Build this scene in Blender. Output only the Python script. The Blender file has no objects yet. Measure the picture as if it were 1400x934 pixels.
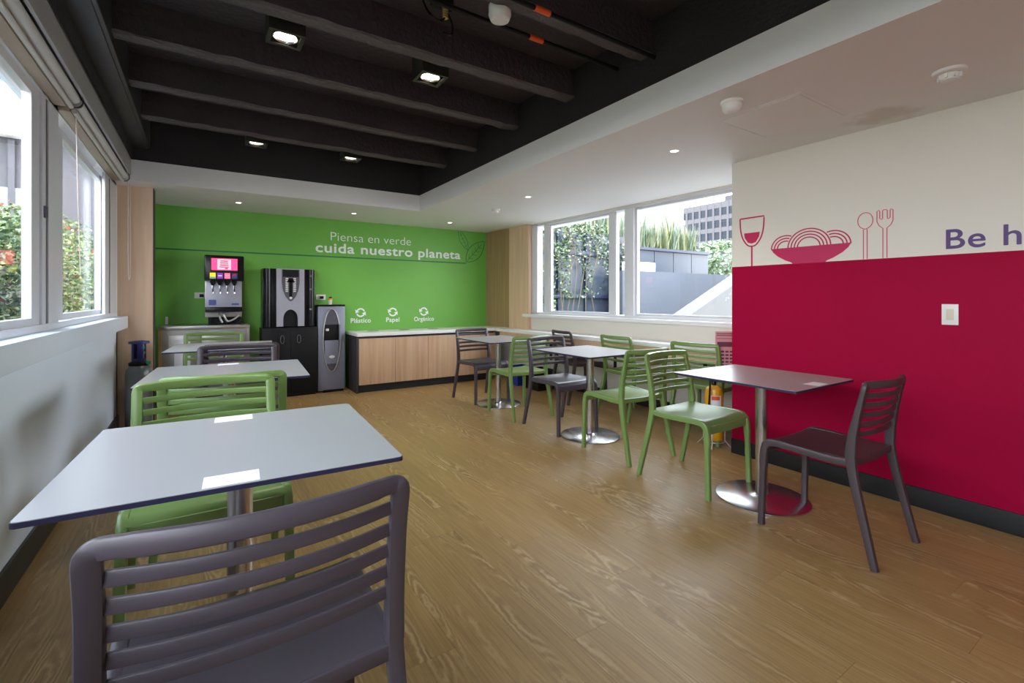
import bpy, bmesh, math, random
from mathutils import Vector, Matrix, noise
random.seed(7)
C = bpy.context.scene.collection
S = bpy.context.scene
PI = math.pi

# ------------------------------------------------------------------ camera
cam_d = bpy.data.cameras.new('camera'); cam = bpy.data.objects.new('camera', cam_d); C.objects.link(cam)
cam.location = (0, 0, 1.2)
cam.rotation_euler = (PI/2, 0, -math.radians(33.2))
cam_d.sensor_width = 36; cam_d.lens = 36*644/1400
cam_d.shift_y = -59.5/1400
cam_d.clip_start = 0.02; cam_d.clip_end = 500
S.camera = cam

# ------------------------------------------------------------------ world
W = bpy.data.worlds.new('sky'); S.world = W; W.use_nodes = True
wn = W.node_tree; bg = wn.nodes['Background']
tc = wn.nodes.new('ShaderNodeTexCoord'); sx = wn.nodes.new('ShaderNodeSeparateXYZ'); rp = wn.nodes.new('ShaderNodeValToRGB')
wn.links.new(tc.outputs['Generated'], sx.inputs[0]); wn.links.new(sx.outputs['Z'], rp.inputs[0]); wn.links.new(rp.outputs[0], bg.inputs['Color'])
rp.color_ramp.elements[0].position = 0.0; rp.color_ramp.elements[0].color = (0.97, 0.98, 1, 1)
rp.color_ramp.elements[1].position = 1.0; rp.color_ramp.elements[1].color = (0.70, 0.82, 1, 1)
bg.inputs['Strength'].default_value = 8.0

# ------------------------------------------------------------------ sun
sd = bpy.data.lights.new('sun', 'SUN'); so = bpy.data.objects.new('sun', sd); C.objects.link(so)
sd.energy = 5.0; sd.angle = math.radians(1.5); sd.color = (1, .95, .87)
so.rotation_euler = (math.radians(28), math.radians(14), 0)

# ------------------------------------------------------------------ daylight portals and exposure
def portal(loc, rot, w, h):
    l = bpy.data.lights.new('window_portal', 'AREA'); l.shape = 'RECTANGLE'; l.size = w; l.size_y = h
    l.cycles.is_portal = True
    o = bpy.data.objects.new('window_portal', l); C.objects.link(o); o.location = loc; o.rotation_euler = rot
portal((-.80, 1.8, 1.66), (0, -PI/2, 0), 1.25, 7.6)
portal((4.32, 3.8, 1.62), (0, PI/2, math.radians(3.1)), 1.3, 3.6)
DOWNLIGHT_W = 11; BOXLIGHT_W = 14
S.view_settings.view_transform = 'Standard'; S.view_settings.look = 'None'
S.view_settings.exposure = 0.62; S.view_settings.gamma = 1; S.view_settings.use_curve_mapping = False
S.cycles.max_bounces = 10; S.cycles.diffuse_bounces = 6; S.cycles.transparent_max_bounces = 12
S.cycles.sample_clamp_indirect = 6

# ------------------------------------------------------------------ materials
def mat(name, col, rough=.5, metal=0, spec=.5, emit=None, es=0, coat=0):
    m = bpy.data.materials.new(name); m.use_nodes = True
    b = m.node_tree.nodes['Principled BSDF']
    b.inputs['Base Color'].default_value = (*col, 1); b.inputs['Roughness'].default_value = rough
    b.inputs['Metallic'].default_value = metal; b.inputs['Specular IOR Level'].default_value = spec
    if coat: b.inputs['Coat Weight'].default_value = coat; b.inputs['Coat Roughness'].default_value = .15
    if emit: b.inputs['Emission Color'].default_value = (*emit, 1); b.inputs['Emission Strength'].default_value = es
    return m
def N(m, t, **kw):
    n = m.node_tree.nodes.new(t)
    for k, v in kw.items():
        if k in n.inputs: n.inputs[k].default_value = v
        else: setattr(n, k, v)
    return n
def bumpy(m, scale=60, strength=.15, dist=.002, var=.06, vs=3):
    """fine relief plus faint tone variation"""
    nt = m.node_tree; b = nt.nodes['Principled BSDF']
    t = N(m, 'ShaderNodeTexCoord'); n = N(m, 'ShaderNodeTexNoise'); n.inputs['Scale'].default_value = scale
    nt.links.new(t.outputs['Object'], n.inputs['Vector'])
    bp = N(m, 'ShaderNodeBump'); bp.inputs['Strength'].default_value = strength; bp.inputs['Distance'].default_value = dist
    nt.links.new(n.outputs['Fac'], bp.inputs['Height']); nt.links.new(bp.outputs[0], b.inputs['Normal'])
    if var:
        n2 = N(m, 'ShaderNodeTexNoise'); n2.inputs['Scale'].default_value = vs; nt.links.new(t.outputs['Object'], n2.inputs['Vector'])
        mx = N(m, 'ShaderNodeMix'); mx.data_type = 'RGBA'
        c = b.inputs['Base Color'].default_value
        mx.inputs[6].default_value = (c[0]*(1-var), c[1]*(1-var), c[2]*(1-var), 1)
        mx.inputs[7].default_value = (min(1, c[0]*(1+var)), min(1, c[1]*(1+var)), min(1, c[2]*(1+var)), 1)
        nt.links.new(n2.outputs['Fac'], mx.inputs[0]); nt.links.new(mx.outputs[2], b.inputs['Base Color'])
    return m
def woodmat(name, c1, c2, axis='Z', rough=.5, sc=1.0):
    m = mat(name, c1, rough); nt = m.node_tree; b = nt.nodes['Principled BSDF']
    t = N(m, 'ShaderNodeTexCoord'); mp = N(m, 'ShaderNodeMapping')
    s = {'X': (1.2, 22, 22), 'Y': (22, 1.2, 22), 'Z': (22, 22, 1.2)}[axis]
    mp.inputs['Scale'].default_value = tuple(v*sc for v in s)
    n = N(m, 'ShaderNodeTexNoise'); n.inputs['Scale'].default_value = 1; n.inputs['Detail'].default_value = 6; n.inputs['Distortion'].default_value = .4
    oi = N(m, 'ShaderNodeObjectInfo'); ad = N(m, 'ShaderNodeVectorMath'); ad.operation = 'ADD'
    ml = N(m, 'ShaderNodeVectorMath'); ml.operation = 'SCALE'; ml.inputs['Scale'].default_value = 30
    nt.links.new(oi.outputs['Random'], ml.inputs[0]); nt.links.new(t.outputs['Object'], mp.inputs[0])
    nt.links.new(mp.outputs[0], ad.inputs[0]); nt.links.new(ml.outputs[0], ad.inputs[1]); nt.links.new(ad.outputs[0], n.inputs['Vector'])
    r = N(m, 'ShaderNodeValToRGB'); r.color_ramp.elements[0].position = .3; r.color_ramp.elements[1].position = .7
    r.color_ramp.elements[0].color = (*c1, 1); r.color_ramp.elements[1].color = (*c2, 1)
    nt.links.new(n.outputs['Fac'], r.inputs[0]); nt.links.new(r.outputs[0], b.inputs['Base Color'])
    return m
def floormat():
    m = mat('floor_vinyl_oak', (.3, .2, .1), .38); nt = m.node_tree; b = nt.nodes['Principled BSDF']; Lk = nt.links.new
    t = N(m, 'ShaderNodeTexCoord'); oi = N(m, 'ShaderNodeObjectInfo')
    sc = N(m, 'ShaderNodeVectorMath'); sc.operation = 'SCALE'; sc.inputs['Scale'].default_value = 17
    cmb = N(m, 'ShaderNodeCombineXYZ'); Lk(oi.outputs['Random'], cmb.inputs[0]); Lk(oi.outputs['Random'], cmb.inputs[1])
    Lk(cmb.outputs[0], sc.inputs[0])
    ad = N(m, 'ShaderNodeVectorMath'); ad.operation = 'ADD'; Lk(t.outputs['Object'], ad.inputs[0]); Lk(sc.outputs[0], ad.inputs[1])
    # slow field whose contour lines make cathedral grain
    mp = N(m, 'ShaderNodeMapping'); mp.inputs['Scale'].default_value = (7, 1.0, 1); Lk(ad.outputs[0], mp.inputs[0])
    n1 = N(m, 'ShaderNodeTexNoise'); n1.inputs['Scale'].default_value = 1.0; n1.inputs['Detail'].default_value = 1.5; n1.inputs['Roughness'].default_value = .4
    Lk(mp.outputs[0], n1.inputs['Vector'])
    mpw = N(m, 'ShaderNodeMapping'); mpw.inputs['Scale'].default_value = (40, 26, 1); Lk(ad.outputs[0], mpw.inputs[0])
    nw = N(m, 'ShaderNodeTexNoise'); nw.inputs['Scale'].default_value = 1; nw.inputs['Detail'].default_value = 2; Lk(mpw.outputs[0], nw.inputs['Vector'])
    a1 = N(m, 'ShaderNodeMath'); a1.operation = 'MULTIPLY_ADD'; a1.inputs[1].default_value = .045; Lk(nw.outputs['Fac'], a1.inputs[0]); Lk(n1.outputs['Fac'], a1.inputs[2])
    a2 = N(m, 'ShaderNodeMath'); a2.operation = 'MULTIPLY'; a2.inputs[1].default_value = 120; Lk(a1.outputs[0], a2.inputs[0])
    a3 = N(m, 'ShaderNodeMath'); a3.operation = 'SINE'; Lk(a2.outputs[0], a3.inputs[0])
    a4 = N(m, 'ShaderNodeMapRange'); a4.inputs[1].default_value = .1; a4.inputs[2].default_value = 1; Lk(a3.outputs[0], a4.inputs[0])
    # where the strong figure shows
    mpm = N(m, 'ShaderNodeMapping'); mpm.inputs['Scale'].default_value = (9, .9, 1); mpm.inputs['Location'].default_value = (5, 3, 0); Lk(ad.outputs[0], mpm.inputs[0])
    nm = N(m, 'ShaderNodeTexNoise'); nm.inputs['Scale'].default_value = 1; nm.inputs['Detail'].default_value = 2; Lk(mpm.outputs[0], nm.inputs['Vector'])
    mr = N(m, 'ShaderNodeMapRange'); mr.inputs[1].default_value = .47; mr.inputs[2].default_value = .63; Lk(nm.outputs['Fac'], mr.inputs[0])
    mu = N(m, 'ShaderNodeMath'); mu.operation = 'MULTIPLY'; Lk(a4.outputs[0], mu.inputs[0]); Lk(mr.outputs[0], mu.inputs[1])
    # fine fibre
    mpf = N(m, 'ShaderNodeMapping'); mpf.inputs['Scale'].default_value = (110, 3, 1); Lk(ad.outputs[0], mpf.inputs[0])
    nf = N(m, 'ShaderNodeTexNoise'); nf.inputs['Scale'].default_value = 1; nf.inputs['Detail'].default_value = 4; Lk(mpf.outputs[0], nf.inputs['Vector'])
    rf = N(m, 'ShaderNodeValToRGB'); rf.color_ramp.elements[0].position = .25; rf.color_ramp.elements[1].position = .8
    rf.color_ramp.elements[0].color = (.26, .152, .052, 1); rf.color_ramp.elements[1].color = (.43, .275, .105, 1)
    Lk(nf.outputs['Fac'], rf.inputs[0])
    mx = N(m, 'ShaderNodeMix'); mx.data_type = 'RGBA'; mx.inputs[7].default_value = (.66, .49, .28, 1)
    dk = N(m, 'ShaderNodeMapRange'); dk.inputs[1].default_value = -1; dk.inputs[2].default_value = -.2; dk.inputs[3].default_value = .34; dk.inputs[4].default_value = 0; Lk(a3.outputs[0], dk.inputs[0])
    dm = N(m, 'ShaderNodeMath'); dm.operation = 'MULTIPLY'; Lk(dk.outputs[0], dm.inputs[0]); Lk(mr.outputs[0], dm.inputs[1])
    md = N(m, 'ShaderNodeMix'); md.data_type = 'RGBA'; md.inputs[7].default_value = (.11, .062, .026, 1); Lk(dm.outputs[0], md.inputs[0]); Lk(rf.outputs[0], md.inputs[6])
    Lk(md.outputs[2], mx.inputs[6])
    m5 = N(m, 'ShaderNodeMath'); m5.operation = 'MULTIPLY'; m5.inputs[1].default_value = .46; Lk(mu.outputs[0], m5.inputs[0]); Lk(m5.outputs[0], mx.inputs[0])
    hs = N(m, 'ShaderNodeHueSaturation'); Lk(mx.outputs[2], hs.inputs['Color'])
    vr = N(m, 'ShaderNodeMapRange'); vr.inputs[3].default_value = .93; vr.inputs[4].default_value = 1.06; Lk(oi.outputs['Random'], vr.inputs[0]); Lk(vr.outputs[0], hs.inputs['Value'])
    Lk(hs.outputs[0], b.inputs['Base Color'])
    rr = N(m, 'ShaderNodeMapRange'); rr.inputs[3].default_value = .3; rr.inputs[4].default_value = .44; Lk(nf.outputs['Fac'], rr.inputs[0]); Lk(rr.outputs[0], b.inputs['Roughness'])
    return m
def glassmat(name, tint=(.97, .99, 1), refl=.06):
    m = bpy.data.materials.new(name); m.use_nodes = True; nt = m.node_tree; nt.nodes.clear()
    o = nt.nodes.new('ShaderNodeOutputMaterial'); mx = nt.nodes.new('ShaderNodeMixShader')
    tr = nt.nodes.new('ShaderNodeBsdfTransparent'); tr.inputs[0].default_value = (*tint, 1)
    gl = nt.nodes.new('ShaderNodeBsdfGlossy'); gl.inputs['Roughness'].default_value = .02
    lw = nt.nodes.new('ShaderNodeLayerWeight'); lw.inputs[0].default_value = .5
    pw = nt.nodes.new('ShaderNodeMath'); pw.operation = 'POWER'; pw.inputs[1].default_value = 4; nt.links.new(lw.outputs['Facing'], pw.inputs[0])
    fr = nt.nodes.new('ShaderNodeMath'); fr.operation = 'MULTIPLY_ADD'; fr.inputs[1].default_value = .35; fr.inputs[2].default_value = .02; nt.links.new(pw.outputs[0], fr.inputs[0])
    nt.links.new(fr.outputs[0], mx.inputs[0]); nt.links.new(tr.outputs[0], mx.inputs[1]); nt.links.new(gl.outputs[0], mx.inputs[2])
    nt.links.new(mx.outputs[0], o.inputs[0]); return m

def stainmat():
    """white paint on the soffit with one brown water stain near the access panel"""
    m = mat('soffit_white_paint', (.80, .78, .77), .6); nt = m.node_tree; b = nt.nodes['Principled BSDF']; Lk = nt.links.new
    t = N(m, 'ShaderNodeTexCoord'); d = N(m, 'ShaderNodeVectorMath'); d.operation = 'DISTANCE'; d.inputs[1].default_value = (3.28, 1.1, 2.245)
    n = N(m, 'ShaderNodeTexNoise'); n.inputs['Scale'].default_value = 9; Lk(t.outputs['Object'], n.inputs['Vector'])
    Lk(t.outputs['Object'], d.inputs[0])
    a = N(m, 'ShaderNodeMath'); a.operation = 'MULTIPLY_ADD'; a.inputs[1].default_value = .35; Lk(n.outputs['Fac'], a.inputs[0]); Lk(d.outputs['Value'], a.inputs[2])
    r = N(m, 'ShaderNodeMapRange'); r.inputs[1].default_value = .26; r.inputs[2].default_value = .36; r.inputs[3].default_value = .45; r.inputs[4].default_value = 0; Lk(a.outputs[0], r.inputs[0])
    mx = N(m, 'ShaderNodeMix'); mx.data_type = 'RGBA'; mx.inputs[6].default_value = (.80, .78, .77, 1); mx.inputs[7].default_value = (.50, .38, .28, 1)
    Lk(r.outputs[0], mx.inputs[0]); Lk(mx.outputs[2], b.inputs['Base Color']); return m

M = {}
M['white'] = bumpy(mat('white_paint', (.80, .79, .78), .55), 90, .08, .001, .02)
M['soffit'] = stainmat()
M['cream'] = bumpy(mat('cream_paint', (.74, .69, .62), .6), 90, .1, .001, .02)
M['red'] = bumpy(mat('crimson_paint', (.345, .0, .036), .6, 0, .1), 90, .12, .001, .03)
M['green'] = bumpy(mat('green_paint', (.15, .43, .06), .5), 90, .1, .001, .04)
M['leftwall'] = bumpy(mat('cool_white_gloss_paint', (.78, .86, .96), .34), 30, .06, .001, .03)
M['black'] = bumpy(mat('black_ceiling_paint', (.022, .019, .021), .65), 45, .9, .006, .15)
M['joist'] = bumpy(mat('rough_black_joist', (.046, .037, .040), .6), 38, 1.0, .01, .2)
M['worn_lit'] = bumpy(mat('chipped_lit_underside', (.095, .080, .086), .65), 38, 1.0, .01, .25)  # chipped joist undersides, also painted paler for light from below
M['beam'] = bumpy(mat('black_steel', (.03, .03, .032), .4), 45, .2, .002, .1)
M['skirt'] = mat('black_skirting', (.012, .014, .016), .4)
M['floor'] = floormat()
M['sub'] = mat('floor_joint', (.12, .08, .04), .7)
M['oak'] = woodmat('oak_laminate', (.50, .30, .17), (.61, .40, .245))
M['oakd'] = woodmat('oak_panel_dark', (.30, .19, .09), (.38, .25, .12))
M['maple'] = woodmat('maple_panel', (.64, .43, .28), (.74, .52, .35))
M['alu'] = mat('white_aluminium', (.70, .70, .73), .35, .0)
M['alud'] = mat('dark_gasket', (.12, .10, .14), .5)
M['glass'] = glassmat('window_glass')
M['steel'] = mat('brushed_steel', (.62, .60, .60), .26, 1)
M['steeld'] = mat('stainless_dull', (.50, .48, .46), .4, 1)
M['lam'] = mat('grey_white_laminate', (.35, .34, .345), .28, 0, .5)
M['core'] = mat('dark_blue_core', (.02, .018, .05), .4)
M['sticker'] = mat('white_sticker', (.86, .88, .94), .45)
M['cgrey'] = bumpy(mat('mauve_grey_plastic', (.062, .048, .058), .38), 400, .1, .0005, 0)
M['cdark'] = bumpy(mat('umber_grey_plastic', (.058, .042, .046), .42), 400, .1, .0005, 0)
M['cgreen'] = bumpy(mat('leaf_green_plastic', (.165, .255, .075), .30), 400, .1, .0005, 0)
M['wtop'] = mat('white_worktop', (.82, .82, .82), .3)
M['dark'] = mat('charcoal_board', (.035, .030, .036), .5)
M['blk'] = mat('gloss_black', (.006, .006, .008), .25, 0, .3)
M['blkm'] = mat('satin_black', (.008, .008, .009), .5, 0, .25)
M['silver'] = mat('silver_panel', (.42, .42, .50), .38, .3)
M['coolg'] = mat('cooler_grey', (.26, .28, .36), .35, .2)
M['coold'] = mat('cooler_dark_grey', (.09, .09, .11), .35)
M['text'] = mat('white_vinyl', (.85, .87, .84), .5)
M['dgreen'] = mat('dark_green_vinyl', (.012, .16, .06), .5)
M['mag'] = mat('magenta_vinyl', (.50, .0, .08), .5)
M['pink'] = mat('pink_line_vinyl', (.62, .10, .16), .5)
M['purple'] = mat('purple_vinyl', (.085, .03, .17), .5)
M['plastic'] = mat('white_plastic', (.78, .76, .73), .4)
M['cream_p'] = mat('cream_switch', (.66, .58, .44), .4)
M['yellow'] = mat('yellow_enamel', (.85, .42, .01), .25, coat=.5)
M['wire'] = mat('pale_wire', (.60, .58, .56), .35, .6)
M['orange'] = mat('orange_sleeve', (.85, .11, .02), .5)
M['lens'] = mat('lamp_lens', (.9, .85, .75), .2, emit=(1, .86, .66), es=2.6)
M['lensd'] = mat('lamp_face', (.9, .9, .9), .2, emit=(1, .9, .75), es=5)
M['chrome'] = mat('chrome', (.7, .7, .7), .12, 1)
M['screen'] = mat('lit_screen', (.8, .02, .1), .3, emit=(1, .05, .16), es=1.3)
M['screenw'] = mat('lit_screen_pale', (.9, .5, .55), .3, emit=(1, .28, .36), es=.9)
M['roller'] = mat('roller_blind', (.62, .60, .57), .6)
M['beige'] = mat('beige_headrail', (.46, .38, .29), .6)
M['pelmet'] = mat('grey_pelmet', (.40, .39, .38), .6)
M['cord'] = mat('pale_cord', (.72, .64, .62), .5)

# ------------------------------------------------------------------ mesh helpers
def newbm(): return bmesh.new()
def bx(bm, x0, x1, y0, y1, z0, z1, bev=0, T=None, seg=2):
    b = bmesh.new()
    bmesh.ops.create_cube(b, size=1)
    for v in b.verts:
        v.co = Vector(((x0+x1)/2+v.co.x*(x1-x0), (y0+y1)/2+v.co.y*(y1-y0), (z0+z1)/2+v.co.z*(z1-z0)))
    if bev: bmesh.ops.bevel(b, geom=list(b.edges), offset=bev, segments=seg, affect='EDGES', profile=.6)
    if T is not None: bmesh.ops.transform(b, matrix=T, verts=b.verts)
    join(bm, b); return bm
def join(bm, b):
    me = bpy.data.meshes.new('tmp'); b.to_mesh(me); b.free(); bm.from_mesh(me); bpy.data.meshes.remove(me)
def obj(name, bm, m, parent=None, smooth=False, ang=35):
    me = bpy.data.meshes.new(name)
    bmesh.ops.recalc_face_normals(bm, faces=bm.faces)
    if smooth:
        for f in bm.faces: f.smooth = True
        for e in bm.edges:
            if len(e.link_faces) == 2 and e.calc_face_angle(0) > math.radians(ang): e.smooth = False
    bm.to_mesh(me); bm.free()
    for mm in (m if isinstance(m, (list, tuple)) else [m]): me.materials.append(mm)
    o = bpy.data.objects.new(name, me); C.objects.link(o)
    if parent is not None: o.parent = parent
    return o
def box(name, x0, x1, y0, y1, z0, z1, m, parent=None, bev=0, T=None):
    return obj(name, bx(newbm(), x0, x1, y0, y1, z0, z1, bev, T), m, parent, smooth=bool(bev))
def tag(o, label=None, cat=None, group=None, kind=None):
    if label: o['label'] = label
    if cat: o['category'] = cat
    if group: o['group'] = group
    if kind: o['kind'] = kind
    return o
def struct(o, label=None): return tag(o, label, kind='structure')
def thing(name, label, cat, loc=(0, 0, 0), rz=0, group=None):
    o = bpy.data.objects.new(name, None); C.objects.link(o); o.location = loc; o.rotation_euler = (0, 0, rz); o.empty_display_size = .1
    return tag(o, label, cat, group)
def sweep(bm, pts, w, t, nref=(0, 1, 0), r=.35, k=3, closed=False):
    """rounded-rectangle section swept along pts; nref = direction of the thickness axis; w,t scalars or lists"""
    pts = [Vector(p) for p in pts]; n = len(pts)
    rings = []
    for i, p in enumerate(pts):
        if closed: T = pts[(i+1) % n]-pts[i-1]
        else: T = (pts[min(i+1, n-1)]-pts[max(i-1, 0)])
        T.normalize(); R = Vector(nref[i] if isinstance(nref, list) else nref)
        Wd = T.cross(R)
        if Wd.length < 1e-4: Wd = T.orthogonal()
        Wd.normalize(); Nn = Wd.cross(T).normalized()
        wi = (w[i] if isinstance(w, (list, tuple)) else w)/2; ti = (t[i] if isinstance(t, (list, tuple)) else t)/2
        rr = r*2*min(wi, ti); ring = []
        for q, (sx_, sy_) in enumerate(((1, 1), (-1, 1), (-1, -1), (1, -1))):
            for j in range(k):
                a = PI/2*q+PI/2*j/(k-1) if k > 1 else PI/4+PI/2*q
                ring.append(bm.verts.new(p+Wd*(sx_*(wi-rr)+rr*math.cos(a))+Nn*(sy_*(ti-rr)+rr*math.sin(a))))
        rings.append(ring)
    m_ = len(rings[0])
    rng = range(n if closed else n-1)
    for i in rng:
        a, b = rings[i], rings[(i+1) % n]
        for j in range(m_): bm.faces.new((a[j], a[(j+1) % m_], b[(j+1) % m_], b[j]))
    if not closed: bm.faces.new(rings[0][::-1]); bm.faces.new(rings[-1])
    return bm
def tube(bm, pts, rad, seg=8):
    pts = [Vector(p) for p in pts]; n = len(pts); rings = []; prev = None
    for i, p in enumerate(pts):
        T = (pts[min(i+1, n-1)]-pts[max(i-1, 0)]).normalized()
        if prev is None: A = T.orthogonal().normalized()
        else: A = (prev-T*prev.dot(T)).normalized()
        prev = A; B = T.cross(A); rd = rad[i] if isinstance(rad, (list, tuple)) else rad
        rings.append([bm.verts.new(p+A*rd*math.cos(2*PI*j/seg)+B*rd*math.sin(2*PI*j/seg)) for j in range(seg)])
    for i in range(n-1):
        for j in range(seg): bm.faces.new((rings[i][j], rings[i][(j+1) % seg], rings[i+1][(j+1) % seg], rings[i+1][j]))
    bm.faces.new(rings[0][::-1]); bm.faces.new(rings[-1]); return bm
def lathe(bm, prof, seg=32, c=(0, 0, 0), cap=True):
    rings = []
    for (r, z) in prof:
        if r < 1e-6: rings.append([bm.verts.new((c[0], c[1], c[2]+z))])
        else: rings.append([bm.verts.new((c[0]+r*math.cos(2*PI*j/seg), c[1]+r*math.sin(2*PI*j/seg), c[2]+z)) for j in range(seg)])
    for a, b in zip(rings[:-1], rings[1:]):
        for j in range(seg):
            j2 = (j+1) % seg
            if len(a) == 1 and len(b) > 1: bm.faces.new((a[0], b[j2], b[j]))
            elif len(b) == 1 and len(a) > 1: bm.faces.new((a[j], a[j2], b[0]))
            elif len(a) > 1: bm.faces.new((a[j], a[j2], b[j2], b[j]))
    if cap and len(rings[0]) > 1: bm.faces.new(rings[0][::-1])
    if cap and len(rings[-1]) > 1: bm.faces.new(rings[-1])
    return bm
def prism(bm, pts, depth, T):
    """pts 2D polygon (ccw), extruded by depth along local +w; T maps (u,v,w)->world"""
    a = [bm.verts.new(T @ Vector((p[0], p[1], 0))) for p in pts]; b = [bm.verts.new(T @ Vector((p[0], p[1], depth))) for p in pts]
    n = len(pts); bm.faces.new(a[::-1]); bm.faces.new(b)
    for i in range(n): bm.faces.new((a[i], a[(i+1) % n], b[(i+1) % n], b[i]))
    return bm
def copy_tree(o, parent=None):
    c = o.copy(); C.objects.link(c); c.parent = parent
    for ch in list(o.children): copy_tree(ch, c)
    return c
def spline(P, n=6):
    P = [Vector(p) for p in P]; out = []
    for i in range(len(P)-1):
        p0 = P[max(i-1, 0)]; p1 = P[i]; p2 = P[i+1]; p3 = P[min(i+2, len(P)-1)]
        for j in range(n):
            t = j/n; out.append(.5*((2*p1)+(-p0+p2)*t+(2*p0-5*p1+4*p2-p3)*t*t+(-p0+3*p1-3*p2+p3)*t*t*t))
    out.append(P[-1]); return out

# ================================================================== ROOM SHELL
ZC = 2.245; XR = 3.44; YB = 6.55; XL = -.667; YREAR = -2.4
WA = Matrix.Translation((3.95, 4.53, 0)) @ Matrix.Rotation(math.atan(.0543), 4, 'Z')   # window-wall frame: local x=0 is the inner face, local y runs along it
# floor + planks
fl = struct(box('floor', -.9, 4.4, YREAR-.1, 6.8, -.12, -.004, M['sub']))
PW = .18; PL = 1.22; meshes = {}
ix = 0; x = -.72
rnd = random.Random(3)
while x < 4.25:
    x1 = min(x+PW, 4.25); y = YREAR-rnd.random()*PL
    while y < 6.55:
        ya = max(y, YREAR); yb = min(y+PL, 6.56)
        if yb-ya > .05 and not (x1 > 3.44+PW and yb < 2.0):
            w_ = round(x1-x-.0007, 4); l_ = round(yb-ya-.0007, 4); key = (w_, l_)
            if key not in meshes:
                b = bx(newbm(), -w_/2, w_/2, -l_/2, l_/2, -.008, 0)
                o = obj('plank', b, M['floor'], fl); meshes[key] = o.data
            else:
                o = bpy.data.objects.new('plank', meshes[key]); C.objects.link(o); o.parent = fl
            o.location = ((x+x1)/2, (ya+yb)/2, 0)
        y += PL
    x = x1
# left wall below and above the window
wl = newbm()
bx(wl, XL-.15, XL, YREAR, 5.94, 0, 1.0); bx(wl, XL-.15, XL, YREAR, 6.7, 2.256, 2.95); bx(wl, XL-.15, XL, 5.56, 6.7, 0, 2.256)
bx(wl, XL-.15, XL, YREAR, YREAR+.4, 1.0, 2.256)
wall_left = struct(obj('wall_left', wl, M['leftwall']))
struct(box('trim_1', XL-.13, -.585, YREAR+.4, 5.58, .925, 1.035, M['leftwall'], bev=.006), 'white window board capping the low left wall')
struct(box('baseboard_left', XL, XL+.014, YREAR, 5.94, 0, .128, M['skirt'], bev=.003))
# back wall
wall_back = struct(box('wall_back', -.85, 4.4, YB, YB+.15, 0, 2.95, M['green']))
struct(box('wall_rear', -.85, 4.4, YREAR-.15, YREAR, 0, 2.95, M['white']))
# red wall block
rb = newbm(); bx(rb, XR, 4.4, YREAR, 2.13, 0, 1.44); ra = newbm(); bx(ra, XR, 4.4, YREAR, 2.13, 1.44, 2.6)
wall_right = struct(obj('wall_right', rb, M['red']), 'crimson painted lower half of the right wall')
up = obj('upper_paint', ra, M['cream'], wall_right); up['label'] = 'cream painted upper half of the wall'
struct(box('baseboard_right', XR-.014, XR, YREAR, 2.13, 0, .112, M['skirt'], bev=.003))
# window wall (slightly skewed), low part + sill
ww = newbm(); bx(ww, .10, .25, -2.6, 2.2, 0, .93, T=WA); bx(ww, 0, .10, .95, 2.2, .93, 2.6, T=WA); bx(ww, .0, .25, -2.6, .95, 2.235, 2.6, T=WA); bx(ww, 0, .2, -2.6, 2.2, .735, .93, T=WA)
wall_window = struct(obj('wall_window', ww, M['cream']))
struct(box('trim_2', -.055, .17, -2.5, 1.07, .93, .972, M['white'], bev=.004, T=WA), 'white sill under the right window')
struct(box('baseboard_window', .085, .10, -2.6, 2.0, 0, .10, M['skirt'], T=WA))
# right wood pier panels (in plane of the window wall)
struct(box('trim_3', -.05, .0, 1.40, 2.05, .757, ZC, M['oakd'], T=WA), 'dark oak veneer panel in the back corner')
struct(box('trim_4', -.052, .0, .93, 1.395, .757, ZC, M['maple'], T=WA), 'veneer panel beside the right window, made paler for reflected daylight')  # coplanar with the oak panel; the paler wood paints in reflected daylight
# left column
cb = newbm(); bx(cb, XL-.02, -.405, 5.62, 5.80, 0, ZC, .002)
struct(obj('trim_5', cb, M['maple']), 'pale maple column at the end of the left window')
struct(box('trim_6', -.405, -.398, 5.63, 5.795, 0, ZC, M['dark']), 'dark edge of the maple column')
# soffit (ceiling)
ce = newbm(); bx(ce, 2.17, 4.4, YREAR, 6.7, ZC, 2.432); bx(ce, XL-.1, 2.17, 5.35, 6.7, ZC, 2.432)
ceiling = struct(obj('ceiling', ce, M['soffit']), 'white dropped soffit along the right and back walls')
cf = newbm(); bx(cf, 2.176, 4.4, YREAR, 6.7, 2.432, 2.9); bx(cf, XL-.1, 2.176, 5.356, 6.7, 2.432, 2.9)
f_ = obj('upper_fascia', cf, M['black'], ceiling); f_['label'] = 'black painted fascia above the white soffit'
bk = newbm(); bx(bk, XL-.1, 4.4, YREAR, 6.7, 2.80, 2.95)
deck = obj('ceiling_deck', bk, bumpy(mat('rough_black_deck', (.045, .036, .042), .6), 30, .8, .01, .2), ceiling); deck['label'] = 'black ceiling slab between the joists'
# joists with ragged arrises
def joist(y, w=.10):
    b = newbm(); n = 60; rows = []
    for i in range(n+1):
        x_ = -.42+i*(2.6/n); j = lambda s: noise.noise(Vector((x_*9, y*7+s, s)))*.012
        z0 = 2.605+j(1)*.5
        rows.append([b.verts.new(v) for v in ((x_, y-w/2+j(2), 2.81), (x_, y-w/2+j(3), z0+.012), (x_, y-w/2+.012+j(4), z0), (x_, y+w/2-.012+j(5), z0+j(6)*.3), (x_, y+w/2+j(7), z0+.012), (x_, y+w/2+j(8), 2.81))])
    for a, c in zip(rows[:-1], rows[1:]):
        for q in range(5):
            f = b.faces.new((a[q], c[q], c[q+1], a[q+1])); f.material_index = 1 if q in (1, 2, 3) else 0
    b.faces.new(rows[0]); b.faces.new(rows[-1][::-1])
    return obj('joist', b, [M['joist'], M['worn_lit']], ceiling)
for y in (4.645, 3.96, 3.27, 2.58, 1.89, 1.19, .5, -.2, -.9, -1.6): joist(y)
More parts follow.
